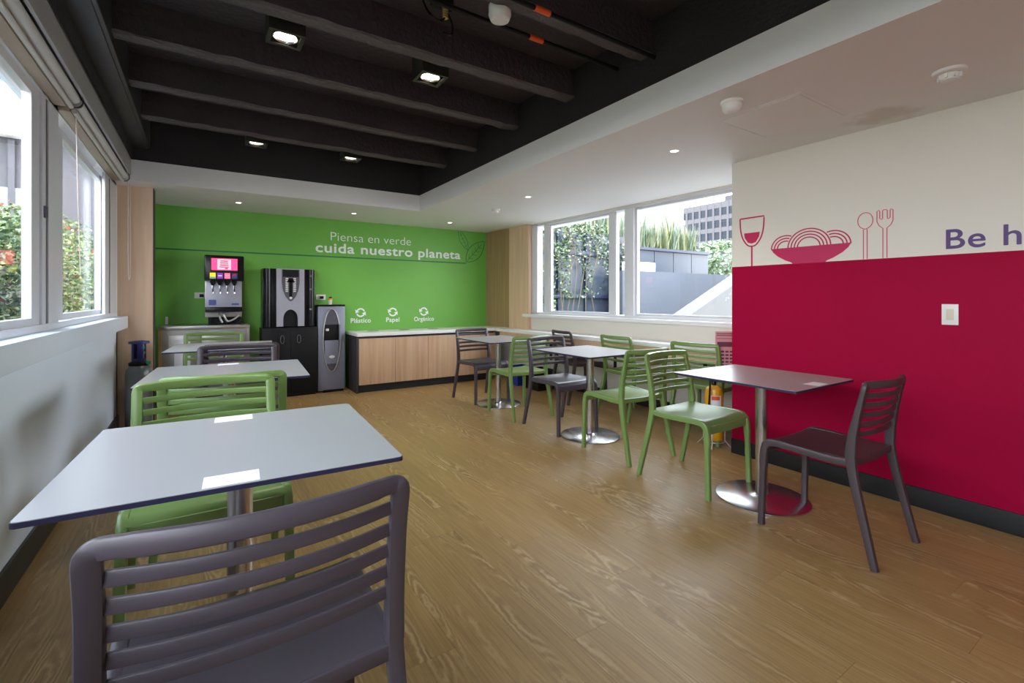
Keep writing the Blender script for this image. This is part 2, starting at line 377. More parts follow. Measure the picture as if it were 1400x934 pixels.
# steel edge beam on the left
eb = newbm(); bx(eb, -.535, -.425, YREAR, 5.35, 2.54, 2.80, .004); bx(eb, -.43, -.405, YREAR, 5.35, 2.548, 2.585, .004); bx(eb, -.415, -.405, YREAR, 5.35, 2.575, 2.81)
obj('edge_beam', eb, M['beam'], ceiling)['label'] = 'black steel edge beam along the left windows'
# pelmet
pe = newbm(); bx(pe, -.555, -.54, YREAR, 5.36, 2.292, 2.436, .002); bx(pe, XL, -.54, YREAR, 5.36, 2.425, 2.437)
struct(obj('trim_7', pe, M['pelmet']), 'grey pelmet board hiding the roller blinds')
bk2 = newbm(); bx(bk2, XL-.1, -.53, YREAR, 5.36, 2.44, 2.81)
obj('side_fascia', bk2, M['black'], ceiling)
# ceiling bits
ap = newbm()
for s in ((2.53, 2.545, 1.19, 1.67), (2.545, 3.06, 1.19, 1.205), (2.545, 3.06, 1.655, 1.67), (3.06, 3.075, 1.19, 1.67)): bx(ap, s[0], s[1], s[2], s[3], ZC-.002, ZC+.001)
bx(ap, 2.552, 3.052, 1.212, 1.648, ZC-.004, ZC+.001)
tag(obj('access_hatch', ap, M['white']), 'white square access hatch in the soffit above the red wall', 'hatch')

# ================================================================== WINDOWS
def window_left():
    x0, x1 = XL-.10, XL-.0; zb, zt = 1.035, 2.256; xm = (x0+x1)/2
    b = newbm(); y0, y1 = YREAR+.4, 5.56
    bx(b, x0, x1+.003, y0, y1, zb, zb+.035, .003); bx(b, x0, x1, y0, y1, zt-.04, zt, .003); bx(b, x0, x1, y1-.07, y1, zb, zt, .003); bx(b, x0, x1, y0, y0+.06, zb, zt, .003)
    w = struct(obj('window_1', b, M['alu']), 'white aluminium sliding window along the left wall')
    def sash(ya, yb, xc, sa=.05, sb=.05):
        b = newbm(); a, c = xc-.018, xc+.018; z0, z1 = zb+.03, zt-.035
        bx(b, a, c, ya, ya+sa, z0, z1, .004); bx(b, a, c, yb-sb, yb, z0, z1, .004); bx(b, a, c, ya+sa, yb-sb, z0, z0+.04, .003); bx(b, a, c, ya+sa, yb-sb, z1-.05, z1, .003)
        s = obj('sash', b, M['alu'], w)
        box('pane', xc-.003, xc+.003, ya+sa-.005, yb-sb+.005, z0+.03, z1-.03, M['glass'], s)
    sash(1.1, 3.39, xm+.02, .08, .29)
    sash(3.75, 5.46, xm-.02, .15, .29)
    sash(-.55, 1.2, xm-.02, .1, .12)
    sash(-1.95, -.5, xm+.02)
    b = newbm(); bx(b, x1-.02, x1, 3.22, 3.28, zb, zt, .003); bx(b, x1-.02, x1, 3.33, 3.53, zb, zt, .003); bx(b, x1-.02, x1, 4.99, 5.17, zb, zt, .003); bx(b, x1-.02, x1, 5.25, 5.49, zb, zt, .003)
    obj('mullion', b, M['alu'], w)
    b = newbm(); bx(b, x1-.018, x1-.006, 3.275, 3.335, zb+.032, zt-.01); bx(b, x1-.018, x1-.006, 5.165, 5.255, zb+.032, zt-.01)
    obj('gasket', b, M['alud'], w)
    box('latch', x1, x1+.012, 3.235, 3.265, 1.60, 1.66, M['alud'], w, bev=.003)
    return w
window_left()
def window_right():
    zb, zt = .972, 2.24; b = newbm(); x0, x1 = .02, .12
    bx(b, x0, x1, -2.5, .95, zb, zb+.03, .003, WA); bx(b, x0, x1, -2.5, .95, zt-.03, zt, .003, WA); bx(b, x0, x1, .82, .95, zb, zt, .003, WA)
    w = struct(obj('window_2', b, M['alu']), 'white framed window looking on the terrace')
    yo = 4.53
    for (a, c, dx) in ((5.12-yo, 5.23-yo, 0), (3.93-yo, 4.02-yo, .0), (3.66-yo, 3.79-yo, -.02)):
        box('mullion', .045+dx, .10, a, c, zb, zt, M['alu'], w, bev=.004, T=WA)
    for (a, c) in ((5.23-yo, 5.35-yo), (4.02-yo, 5.12-yo), (3.79-yo, 3.93-yo), (2.0-yo, 3.66-yo)):
        box('pane', .066, .072, a, c, zb+.028, zt-.028, M['glass'], w, T=WA)
    for (a, c) in ((4.02-yo, 5.12-yo), (2.0-yo, 3.66-yo)):
        q = newbm(); bx(q, .05, .09, a, a+.03, zb+.03, zt-.03, .003, WA); bx(q, .05, .09, c-.03, c, zb+.03, zt-.03, .003, WA); bx(q, .05, .09, a+.03, c-.03, zb+.03, zb+.055, .003, WA); bx(q, .05, .09, a+.03, c-.03, zt-.055, zt-.03, .003, WA)
        obj('sash', q, M['alu'], w)
window_right()
# roller blinds
def blind(y0, y1, label):
    t = thing('roller_blind', label, 'blind', (0, (y0+y1)/2, 2.26), group=None)
    L_ = (y1-y0)/2
    obj('roller', tube(newbm(), [(-.588, -L_, 0.015), (-.588, L_, .015)], .028, 20), M['roller'], t, True)
    box('headrail', XL, -.615, -L_, L_, -.035, .06, M['beige'], t, .004)
    obj('end_bracket', sweep(newbm(), spline([(-.56, L_+.006, .05), (-.55, L_+.006, .0), (-.575, L_+.006, -.03), (-.62, L_+.006, -.02)], 4), .006, .01, (0, 1, 0)), M['beam'], t)
    obj('bottom_bar', tube(newbm(), [(-.598, -L_, -.03), (-.598, L_, -.03)], .012, 12), M['roller'], t, True)
    return t
blind(-1.9, 3.42, 'pale roller blind rolled up over the nearer left window')
blind(3.5, 5.33, 'pale roller blind rolled up over the left window nearest the column')
def cordloop(x, y, zt, zb, w, label, hook=True):
    P = [(x, y-w/2, zt)]+[(x+.001*math.sin(i), y-w/2, zt+(zb+w/2-zt)*i/8) for i in range(1, 9)]
    P += [(x, y-w/2*math.cos(a), zb+w/2-w/2*math.sin(a)) for a in [PI*i/10 for i in range(1, 10)]]
    P += [(x, y+w/2, zb+w/2+(zt-zb-w/2)*i/8) for i in range(0, 9)]
    o = tag(obj('blind_cord', tube(newbm(), P, .003, 6), M['cord'], None, True), label, 'cord')
    return o
cordloop(-.565, 5.46, 2.25, 1.37, .16, 'pale looped blind cord hanging against the maple column')
o = tag(obj('blind_cord', tube(newbm(), [(-.60, 3.55, 2.24), (-.605, 3.6, 2.1), (-.63, 3.78, 1.8), (-.632, 3.86, 1.35)], .003, 6), M['cord'], None, True), 'thin blind cord hanging in front of the second left pane', 'cord')

# ================================================================== CHAIRS
def chair_proto(name, m):
    t = thing(name, 'x', 'chair')
    for s in (-1, 1):
        P = spline([(s*.222, .252, 0), (s*.219, .246, .22), (s*.216, .240, .385), (s*.215, .222, .432), (s*.214, .18, .446), (s*.213, .06, .443), (s*.212, -.08, .438), (s*.212, -.17, .444)], 5)
        n = len(P); w_ = [.030]*n; th = [.032+(.006 if P[i].z > .3 else 0) for i in range(n)]
        nr = []
        for i in range(n):
            T = (P[min(i+1, n-1)]-P[max(i-1, 0)]).normalized(); nr.append(tuple(T.cross(Vector((1, 0, 0)))))
        obj('leg', sweep(newbm(), P, w_, th, nr, .3), m, t, True)
        P = spline([(s*.232, -.262, 0), (s*.226, -.225, .16), (s*.219, -.185, .33), (s*.215, -.165, .44), (s*.214, -.162, .50)], 5)
        n = len(P); nr = []
        for i in range(n):
            T = (P[min(i+1, n-1)]-P[max(i-1, 0)]).normalized(); nr.append(tuple(T.cross(Vector((1, 0, 0)))))
        obj('leg', sweep(newbm(), P, [.030]*n, [.030+.016*i/(n-1) for i in range(n)], nr, .3), m, t, True)
    # back frame: post, rounded corner, bowed rail, corner, post
    def by(z): return -.162-.058*max(0, (z-.5)/.31)**1.3
    def bow(x_, z): return by(z)-.040*(1-(x_/.19)**2)*min(1, max(.0, (z-.40)/.3)) if abs(x_) < .19 else by(z)
    Lp = [(-.214, by(.5), .47), (-.213, by(.55), .55), (-.212, by(.62), .62), (-.210, by(.70), .70), (-.210, by(.77), .77), (-.2095, by(.79), .790), (-.206, by(.80), .801), (-.196, by(.80), .8055)]
    mid = [(x_, bow(x_, .806), .806) for x_ in (-.16, -.12, -.08, -.04, 0, .04, .08, .12, .16)]
    P = spline(Lp+mid+[(-p[0], p[1], p[2]) for p in Lp[::-1]], 3)
    n = len(P); wl_ = [.033+(.003 if abs(p.x) < .17 else 0) for p in P]; tl = [.044-.022*min(1, max(0, (p.z-.5)/.25)) for p in P]
    obj('back_frame', sweep(newbm(), P, wl_, tl, (0, -1, .18), .28), m, t, True)
    for i in range(5):
        z = .7555-.0465*i
        P = [(x_, bow(x_, z) + (.0 if abs(x_) < .18 else .004), z) for x_ in [-.205+.41*j/14 for j in range(15)]]
        obj('slat', sweep(newbm(), P, .0245, .010, (0, -1, .12), .25), m, t, True)
    # seat shell
    b = newbm(); nx, ny = 12, 16; top = []; bot = []
    for j in range(ny+1):
        v = j/ny; y = .258-(.258+.172)*v; rt = []; rb_ = []
        for i in range(nx+1):
            u = -1+2*i/nx; x_ = u*(.212-.004*v)
            dish = -.012*(1-u*u)*math.sin(PI*min(1, v*1.05)); fr = 0
            if y > .19: q = (y-.19)/.068; fr = -.045*q*q*(.55+.45*(1-u**4))
            z = .459+dish+fr
            yy = y-(.012 if j == 0 else 0)
            rt.append(b.verts.new((x_, yy, z))); rb_.append(b.verts.new((x_, yy-(.004 if y > .2 else 0), z-.014)))
        top.append(rt); bot.append(rb_)
    for j in range(ny):
        for i in range(nx):
            b.faces.new((top[j][i], top[j][i+1], top[j+1][i+1], top[j+1][i])); b.faces.new((bot[j][i], bot[j+1][i], bot[j+1][i+1], bot[j][i+1]))
    for i in range(nx):
        b.faces.new((top[0][i], bot[0][i], bot[0][i+1], top[0][i+1])); b.faces.new((top[ny][i], top[ny][i+1], bot[ny][i+1], bot[ny][i]))
    for j in range(ny):
        b.faces.new((top[j][0], top[j+1][0], bot[j+1][0], bot[j][0])); b.faces.new((top[j][nx], bot[j][nx], bot[j+1][nx], top[j+1][nx]))
    obj('seat', b, m, t, True, 50)
    b = newbm(); sweep(b, [(-.2, .238, .405), (0, .240, .402), (.2, .238, .405)], .05, .012, (0, 1, 0), .3); obj('apron', b, m, t, True); b = newbm()
    sweep(b, [(-.21, -.166, .444), (0, -.172, .440), (.21, -.166, .444)], .034, .016, (0, 1, 0), .3)
    obj('seat_rail', b, m, t, True)
    return t
protos = {}
def chair(kind, x, y, rz, label, group=None, sc=(1, 1, 1)):
    if kind not in protos: protos[kind] = chair_proto('dining_chair', M[kind]); o = protos[kind]
    else: o = copy_tree(protos[kind])
    o.location = (x, y, 0); o.rotation_euler = (0, 0, math.radians(rz)); o.scale = sc
    o['label'] = label; o['category'] = 'chair'; o['group'] = 'slatted plastic dining chairs'
    return o
LS = (1.16, 1.06, 1.026)
chair('cgrey', .095, 1.14, 0, 'mauve-grey slatted chair in the foreground, its back to the camera', sc=(1.14, 1, 1.026))
chair('cgreen', .02, 2.24, 181, 'green slatted chair facing us across the nearest left table', sc=(1.16, 1.0, 1.03))
chair('cgreen', .105, 2.83, -5, 'green slatted chair just behind the nearest green one, facing away', sc=LS)
chair('cgrey', .20, 3.93, 175, 'grey slatted chair between the second and third left tables, facing us', sc=LS)
chair('cgrey', .27, 4.48, -5, 'grey slatted chair tucked under the third left table, mostly hidden', sc=LS)
chair('cgreen', .085, 5.55, 178, 'green slatted chair beyond the third left table, before the steel counter', sc=LS)
chair('cdark', 2.70, 1.115, -1, 'dark grey chair beside the red wall, nearest on the right')
chair('cgreen', 2.72, 1.955, 181, 'green chair across the red-wall table from the dark one')
chair('cgreen', 2.77, 2.595, -2, 'green chair at the middle right table, back towards the red-wall table')
chair('cgrey', 2.79, 3.44, 180, 'grey chair at the far side of the middle right table')
chair('cgreen', 2.745, 4.05, -1, 'green chair at the near side of the far right table')
chair('cgrey', 2.765, 4.90, 182, 'grey chair in front of the wooden cupboards')
chair('cdark', 3.70, 4.24, -100, 'brown-grey chair drawn up to the window ledge')
chair('cgreen', 3.68, 3.38, -94, 'green chair at the window ledge, behind the middle right table')
chair('cgreen', 3.70, 2.52, -85, 'green chair at the window ledge beside the yellow extinguisher')

# ================================================================== TABLES
def rrect(w, d, r=.012, n=4):
    P = []
    for q, (sx_, sy_) in enumerate(((1, 1), (-1, 1), (-1, -1), (1, -1))):
        for j in range(n+1):
            a = PI/2*q+PI/2*j/n; P.append((sx_*(w/2-r)+r*math.cos(a), sy_*(d/2-r)+r*math.sin(a)))
    return P
def table(x, y, w, d, h, rz, label, bx_=0, by_=0, R=.255, stick=((0, -1), (0, 1))):
    t = thing('pedestal_table', label, 'table', (x, y, 0), math.radians(rz), 'square pedestal tables')
    tp = obj('tabletop', prism(newbm(), rrect(w, d), .011, Matrix.Translation((0, 0, h-.0125))), M['core'], t)
    obj('laminate', prism(newbm(), rrect(w-.003, d-.003), .0015, Matrix.Translation((0, 0, h-.0015))), M['lam'], tp)
    for (sx_, sy_) in stick:
        o = box('sticker', -.075+sx_*.02, .04+sx_*.02, sy_*(d/2-.048)-.038, sy_*(d/2-.048)+.038, h, h+.0006, M['sticker'], tp); o['label'] = 'white paper square stuck on the tabletop'
    obj('pedestal', lathe(newbm(), [(.034, .012), (.034, h-.03)], 32, (bx_, by_, 0)), M['steel'], t, True)
    b = newbm()
    lathe(b, [(R-.004, 0), (R, .003), (R, .009), (R-.006, .0125), (.08, .017), (.045, .024), (.036, .03)], 64, (bx_, by_, 0))
    obj('base_plate', b, M['steel'], t, True, 30)
    b = newbm()
    for a in (PI/4, 3*PI/4):
        T = Matrix.Translation((bx_, by_, 0)) @ Matrix.Rotation(a, 4, 'Z'); bx(b, -.24, .24, -.016, .016, h-.033, h-.0135, .002, T)
    obj('cross_bracket', b, M['steel'], t)
    return t
table(.09, 1.615, .765, .74, .773, -3, 'large square table in the left foreground')
table(.127, 3.21, .79, .77, .773, -4, 'second square table of the left row', stick=((0, 1),))
table(.147, 4.93, .785, .79, .773, -5, 'third square table of the left row, before the steel counter', stick=())
table(2.782, 1.545, .655, .73, .736, 0, 'square table standing against the red wall', .02, 0)
table(2.835, 3.10, .65, .735, .736, 0, 'middle square table of the right row', -.02, -.04, stick=())
table(2.80, 4.58, .66, .80, .736, 0, 'farthest square table of the right row, near the cupboards', -.01, -.03, stick=())

# ================================================================== BACK COUNTER
t = thing('base_cupboard', 'low cupboard run with four pale oak doors under the green wall', 'cupboard', (1.63, 6.0, 0))
def rel(name, x0, x1, y0, y1, z0, z1, m, p, bev=0): # world coordinates to a parent at its location
    L_ = p.location; return box(name, x0-L_.x, x1-L_.x, y0-L_.y, y1-L_.y, z0-L_.z, z1-L_.z, m, p, bev)
rel('carcass', 1.625, 3.60, 6.02, 6.54, .09, .70, M['dark'], t)
rel('plinth', 1.645, 3.60, 6.035, 6.50, 0, .09, M['skirt'], t)
rel('end_panel', 1.60, 1.626, 6.0, 6.54, 0, .70, M['dark'], t, .001)
dx = [1.629, 2.1, 2.562, 3.022, 3.489]
for a, c in zip(dx[:-1], dx[1:]): rel('door', a+.002, c-.002, 6.0, 6.019, .10, .685, M['oak'], t, .0015)
rel('filler_panel', 3.491, 3.63, 6.0, 6.019, .10, .685, M['oak'], t, .001)
cw = newbm(); bx(cw, 1.60, 3.86, 5.965, 6.545, .715, .757, .003)
ct = tag(obj('worktop', cw, M['wtop'], None, True), 'white worktop over the oak cupboards with three round waste holes', 'worktop')
for hx in (1.90, 2.33, 2.76):
    obj('waste_ring', lathe(newbm(), [(.075, .757), (.078, .7605), (.062, .7605), (.06, .757)], 28, (hx, 6.30, 0)), M['steeld'], ct, True)['label'] = 'steel ring of a round waste opening'
# window ledge
lg = newbm(); bx(lg, -.30, .0, -2.55, 1.38, .715, .757, .003, WA)
led = tag(obj('window_ledge', lg, M['wtop'], None, True), 'long white ledge desk running under the right window', 'ledge')
box('apron_board', -.27, -.25, -2.5, 1.33, .62, .714, M['maple'], led, T=WA)['label'] = 'pale wood board under the ledge'
for yy in (-1.7, -.55, .6):
    b = newbm(); bx(b, -.24, .09, yy-.012, yy+.012, .66, .70, T=WA); bx(b, .07, .095, yy-.012, yy+.012, .35, .70, T=WA); obj('bracket', b, M['skirt'], led)
# bins in the corner
def bin_(name, x, y, w, d, h, m, label):
    b = newbm(); v = []
    for z, s in ((0, .86), (h, 1), (h, .93), (.02, .8)):
        v.append([b.verts.new((x+sx_*w/2*s, y+sy_*d/2*s, z)) for sx_, sy_ in ((-1, -1), (1, -1), (1, 1), (-1, 1))])
    for a, c in zip(v[:-1], v[1:]):
        for j in range(4): b.faces.new((a[j], a[(j+1) % 4], c[(j+1) % 4], c[j]))
    b.faces.new(v[0][::-1]); b.faces.new(v[3]); tag(obj(name, b, m), label, 'bin')
bin_('waste_bin', 3.68, 5.42, .24, .22, .26, mat('blue_plastic', (.01, .04, .30), .4), 'small blue bin under the ledge corner')
bin_('waste_bin', 3.72, 5.02, .30, .34, .26, M['blkm'], 'low black bin under the window ledge')

# ================================================================== STEEL COUNTER + DRINKS DISPENSER
t = thing('steel_counter', 'stainless steel counter carrying the soda dispenser', 'counter', (.02, 6.3, 0))
rel('worktop', -.395, .437, 6.08, 6.54, .865, .90, M['steeld'], t, .003)
rel('body', -.375, .42, 6.12, 6.54, .08, .865, M['steeld'], t)
rel('door', -.31, -.03, 6.10, 6.119, .11, .80, M['steeld'], t, .003); rel('door', -.02, .30, 6.10, 6.119, .11, .80, M['steeld'], t, .003)
rel('corner_post', -.395, -.37, 6.10, 6.14, 0, .865, M['oakd'], t); rel('corner_post', .41, .435, 6.10, 6.14, 0, .865, M['steeld'], t)
rel('paper_notice', -.26, -.12, 6.094, 6.0995, .35, .76, M['sticker'], t)['label'] = 'white paper sheet on the steel door'
def dispenser():
    x0, x1, y0 = .012, .378, 6.14; xc = (x0+x1)/2
    t = thing('soda_dispenser', 'black and silver soda dispenser with a lit pink screen', 'drink dispenser', (xc, 6.3, .90))
    R = lambda n, a, b, c, d, e, f, m, bev=0, par=t: rel(n, a, b, c, d, e, f, m, t, bev)
    R('body', x0, x1-.01, y0+.12, 6.52, .985, 1.42, M['steeld'], .004)
    R('splash_panel', x0+.008, x1-.018, y0+.11, y0+.12, 1.03, 1.40, M['silver'], .002)
    h = R('head', x0-.008, x1+.006, y0, 6.52, 1.39, 1.675, M['blk'], .018)
    R('screen_frame', x0+.05, x1-.055, y0-.003, y0+.002, 1.49, 1.645, M['blkm'])
    s = R('screen', x0+.058, x1-.062, y0-.005, y0-.003, 1.508, 1.638, M['screen'])
    s['label'] = 'lit pink screen'
    L_ = t.location
    b = newbm()  # pale cup emblem on the screen
    for i in range(4): bx(b, xc-.04-.003*i, xc+.03+.003*i, y0-.0062, y0-.005, 1.605-.022*i, 1.615-.022*i)
    bx(b, xc+.005, xc+.03, y0-.0062, y0-.005, 1.52, 1.535); bmesh.ops.translate(b, verts=b.verts, vec=-L_)
    obj('screen_emblem', b, M['blk'] if False else mat('screen_dark_red', (.5, .0, .05), .3, emit=(.7, .0, .08), es=.7), t)
    b = newbm(); bx(b, xc-.07, xc+.06, y0-.0056, y0-.0045, 1.515, 1.63); bmesh.ops.translate(b, verts=b.verts, vec=-L_); obj('screen_glow', b, M['screenw'], t)
    cols = [(.85, .75, .02), (.22, .03, .42), (.85, .18, .35), (.02, .03, .12)]
    for i, cc in enumerate(cols):
        a = x0+.043+i*.069; fm = mat('flavour_tile', cc, .4, emit=cc, es=.35)
        fr = R('flavour_label', a, a+.055, y0-.004, y0, 1.415, 1.478, fm); fr['label'] = ['yellow and cyan', 'purple', 'pink', 'navy with a red, white and blue disc'][i]+' flavour label'
        if i == 0: R('label_band', a+.002, a+.053, y0-.005, y0-.004, 1.417, 1.433, mat('cyan', (.05, .5, .75), .4))
        if i == 1: R('label_band', a+.008, a+.046, y0-.005, y0-.004, 1.44, 1.452, M['text'])
        if i == 2: R('label_band', a+.012, a+.042, y0-.005, y0-.004, 1.44, 1.458, mat('pale_pink', (.9, .5, .6), .4))
        if i == 3:
            for (m_, a0, a1) in ((mat('disc_red', (.75, .01, .02), .4), 10, 190), (M['text'], 190, 220), (mat('disc_blue', (.01, .08, .5), .4), 220, 370)):
                P = [(math.cos(math.radians(a0+(a1-a0)*q/12))*.022, math.sin(math.radians(a0+(a1-a0)*q/12))*.022) for q in range(13)]
                T = Matrix.Translation((a+.028-L_.x, y0-.005-L_.y, 1.447-L_.z)) @ Matrix.Rotation(PI/2, 4, 'X')
                obj('label_disc', prism(newbm(), P, .001, T), m_, t)
        nx = a+.028
        b = newbm(); lathe(b, [(.027, 1.40), (.027, 1.375), (.014, 1.345), (.010, 1.34)], 16, (nx, y0+.05, 0)); bmesh.ops.translate(b, verts=b.verts, vec=-L_); obj('nozzle', b, M['blkm'], t, True)
        b = newbm(); sweep(b, [(nx, y0+.085, 1.34), (nx, y0+.08, 1.28), (nx, y0+.07, 1.262)], .012, .005, (0, 1, 0)); lathe(b, [(0, 1.245), (.011, 1.25), (.011, 1.268), (0, 1.272)], 12, (nx, y0+.07, 0)); bmesh.ops.translate(b, verts=b.verts, vec=-L_); obj('lever', b, M['chrome'], t, True)
    R('drip_tray', x0, x1-.012, y0-.02, y0+.13, 1.045, 1.10, M['blk'], .006)
    R('blue_sticker', x0+.035, x0+.105, y0+.107, y0+.11, 1.12, 1.18, mat('blue_sticker', (.10, .13, .40), .5))
    R('blue_sticker', x1-.11, x1-.04, y0+.107, y0+.11, 1.12, 1.14, bpy.data.materials['blue_sticker'])
    b = newbm(); tube(b, spline([(xc-.02, y0+.06, 1.05), (xc, y0+.02, .99), (xc+.03, y0+.05, .94), (xc+.09, y0+.06, .96), (xc+.14, y0+.1, 1.0)], 4), .010, 8); tube(b, spline([(xc-.05, y0+.08, 1.04), (xc-.04, y0+.05, .97), (xc-.02, y0+.06, .925)], 4), .011, 8)
    bmesh.ops.translate(b, verts=b.verts, vec=-L_); obj('hose', b, M['wire'], t, True)
    for fx in (x0+.03, x1-.05): R('foot', fx, fx+.03, y0+.13, y0+.16, .90, .99, M['blkm']); R('foot', fx, fx+.03, 6.46, 6.49, .90, .99, M['blkm'])
    R('rear_base', x0+.03, x1-.03, y0+.2, 6.5, .91, .99, M['blkm'])
dispenser()
# vending machine
def vending():
    t = thing('coffee_machine', 'tall black coffee vending machine with a silver front', 'vending machine', (.88, 6.42, 0)); L_ = t.location
    rel('body', .585, 1.165, 6.30, 6.54, .84, 1.555, M['blk'], t, .012)
    b = newbm(); lathe(b, [(.045, 0), (.045, .70)], 20, (.635, 6.315, .85)); bmesh.ops.translate(b, verts=b.verts, vec=-L_); obj('left_rib', b, M['blk'], t, True)
    b = newbm(); lathe(b, [(.04, 0), (.04, .70)], 20, (1.12, 6.315, .85)); bmesh.ops.translate(b, verts=b.verts, vec=-L_); obj('right_rib', b, M['blk'], t, True)
    # silver front with arch cut
    P = [(-.155, 0), (-.082, 0)]
    P += [(-.082*math.cos(a), .09+.115*math.sin(a)) for a in [PI*i/14 for i in range(0, 15)]]
    P += [(.082, 0), (.155, 0), (.155, .70), (-.155, .70)]
    xc = .885
    Pl = [(-.155, 0), (-.082, 0), (-.082, .09)]+[(-.082*math.cos(a), .09+.115*math.sin(a)) for a in [PI*i/14 for i in range(1, 8)]]+[(0, .70), (-.155, .70)]
    Pr = [(-p[0], p[1]) for p in Pl][::-1]
    T = Matrix.Translation((xc-L_.x, 6.30-L_.y, .855)) @ Matrix.Rotation(PI/2, 4, 'X')
    b = newbm(); prism(b, Pl, .03, T); prism(b, Pr, .03, T); bmesh.ops.remove_doubles(b, verts=b.verts, dist=1e-5); obj('silver_front', b, M['silver'], t)
    Parch = [(-.082, 0), (.082, 0), (.082, .09)]+[(.082*math.cos(a), .09+.115*math.sin(a)) for a in [PI*i/14 for i in range(1, 14)]]+[(-.082, .09)]
    obj('cup_bay', prism(newbm(), Parch, .004, T), M['blkm'], t)
    # shield shaped keypad
    Ps = [(-.098, .69), (-.098, .53), (-.085, .44), (-.055, .36), (-.02, .315), (0, .305), (.02, .315), (.055, .36), (.085, .44), (.098, .53), (.098, .69)][::-1]
    T2 = Matrix.Translation((0, -.031, 0)) @ T
    ks = obj('keypad_shield', prism(newbm(), Ps[::-1], .006, T2), M['coold'], t)
    Pi_ = [(p[0]*.86, .31+(p[1]-.31)*.93+.012) for p in Ps]
    T3 = Matrix.Translation((0, -.0365, 0)) @ T
    b = newbm()
    for i in range(8):
        z = .42+.022*i; hw = .030
        for s in (-1, 1): bx(b, min(s*.028, s*(.028+hw)), max(s*.028, s*(.028+hw)), z, z+.013, 0, .004, T=T3)
    obj('selection_buttons', b, M['plastic'], t)['kind'] = 'stuff'
    b = newbm(); bx(b, -.016, .016, .36, .56, 0, .007, T=T3); prism(b, [(-.045, .535), (.045, .535), (.02, .585), (-.02, .585)], .007, T3); obj('arrow_column', b, M['blk'], t)
    b = newbm(); bx(b, -.088, .088, .60, .685, 0, .004, T=T3); obj('display', b, M['blkm'], t)
    b = newbm(); prism(b, [(.016*math.cos(a), .345+.016*math.sin(a)) for a in [2*PI*i/16 for i in range(16)]], .006, T3); obj('emblem', b, M['plastic'], t)
    for z in (1.46, 1.30, 1.05): rel('side_slot', 1.10, 1.125, 6.272, 6.28, z, z+.02, M['chrome'], t)
    rel('cabinet', .57, 1.19, 6.27, 6.54, .02, .84, M['blkm'], t, .006)
    for a, c in ((.575, .878), (.882, 1.185)): rel('cabinet_door', a, c, 6.255, 6.27, .06, .82, M['blkm'], t, .003)
    for hx in (.79, .975):
        b = newbm(); P = [(hx+.020*math.cos(a), 6.245, .70+.05*math.sin(a)) for a in [2*PI*i/20 for i in range(20)]]; sweep(b, P, .008, .008, (0, 1, 0), closed=True); bmesh.ops.translate(b, verts=b.verts, vec=-L_); obj('door_handle', b, M['coold'], t, True)
    rel('plinth', .59, 1.17, 6.285, 6.5, 0, .03, M['blk'], t)
vending()
# water cooler
def cooler():
    t = thing('water_cooler', 'grey floor-standing water cooler beside the coffee machine', 'water cooler', (1.37, 6.42, 0)); L_ = t.location
    x0, x1 = 1.205, 1.535; xc = 1.37
    rel('body', x0, x1, 6.31, 6.54, .02, 1.095, M['coolg'], t, .01)
    rel('top_tray', x0-.003, x1+.003, 6.305, 6.54, 1.093, 1.115, M['blk'], t, .004)
    P = [(.105*math.cos(a), .66+.40*math.sin(a)) for a in [2*PI*i/40 for i in range(40)]]
    T = Matrix.Translation((xc-L_.x, 6.31-L_.y, 0)) @ Matrix.Rotation(PI/2, 4, 'X')
    Pw = [(x_, z) for (x_, z) in P]
    obj('front_oval', prism(newbm(), Pw, .006, T), M['coold'], t)
    b = newbm(); sweep(b, [(xc-L_.x+p[0], 6.302-L_.y, p[1]) for p in P], .012, .014, (0, 1, 0), closed=True); obj('oval_rim', b, M['steeld'], t, True)
    rel('lower_panel', xc-.085, xc+.085, 6.298, 6.305, .36, .66, M['coolg'], t, .006)
    rel('tap_bay', xc-.095, xc+.095, 6.296, 6.304, .66, .86, M['blkm'], t, .006)
    rel('tap', xc-.075, xc-.04, 6.27, 6.30, .78, .81, M['plastic'], t, .006); rel('tap', xc+.085, xc+.12, 6.26, 6.30, .66, .86, M['coolg'], t, .006)
    b = newbm(); prism(b, [(.035*math.cos(a), .45+.018*math.sin(a)) for a in [2*PI*i/20 for i in range(20)]], .005, Matrix.Translation((0, -.014, 0)) @ T); obj('badge', b, M['plastic'], t)
    rel('foot_plinth', xc-.1, xc+.14, 6.30, 6.5, 0, .03, M['blk'], t)
cooler()
t = thing('plant_cup', 'small white cup with a black and yellow top on the water cooler', 'cup', (1.375, 6.42, 1.1155))
obj('cup', lathe(newbm(), [(.020, 0), (.028, .075), (.026, .076), (.018, .004)], 20), M['plastic'], t, True)
obj('rim_band', lathe(newbm(), [(.0285, .06), (.0295, .075), (.0305, .078), (.027, .08)], 20), M['yellow'], t, True)
b = newbm(); rr_ = random.Random(5)
for i in range(14):
    a = rr_.random()*6.28; r = rr_.random()*.018; z = .075+rr_.random()*.022; bmesh.ops.create_icosphere(b, subdivisions=1, radius=.009, matrix=Matrix.Translation((r*math.cos(a), r*math.sin(a), z)))
obj('contents', b, mat('dark_beans', (.02, .03, .012), .6), t)
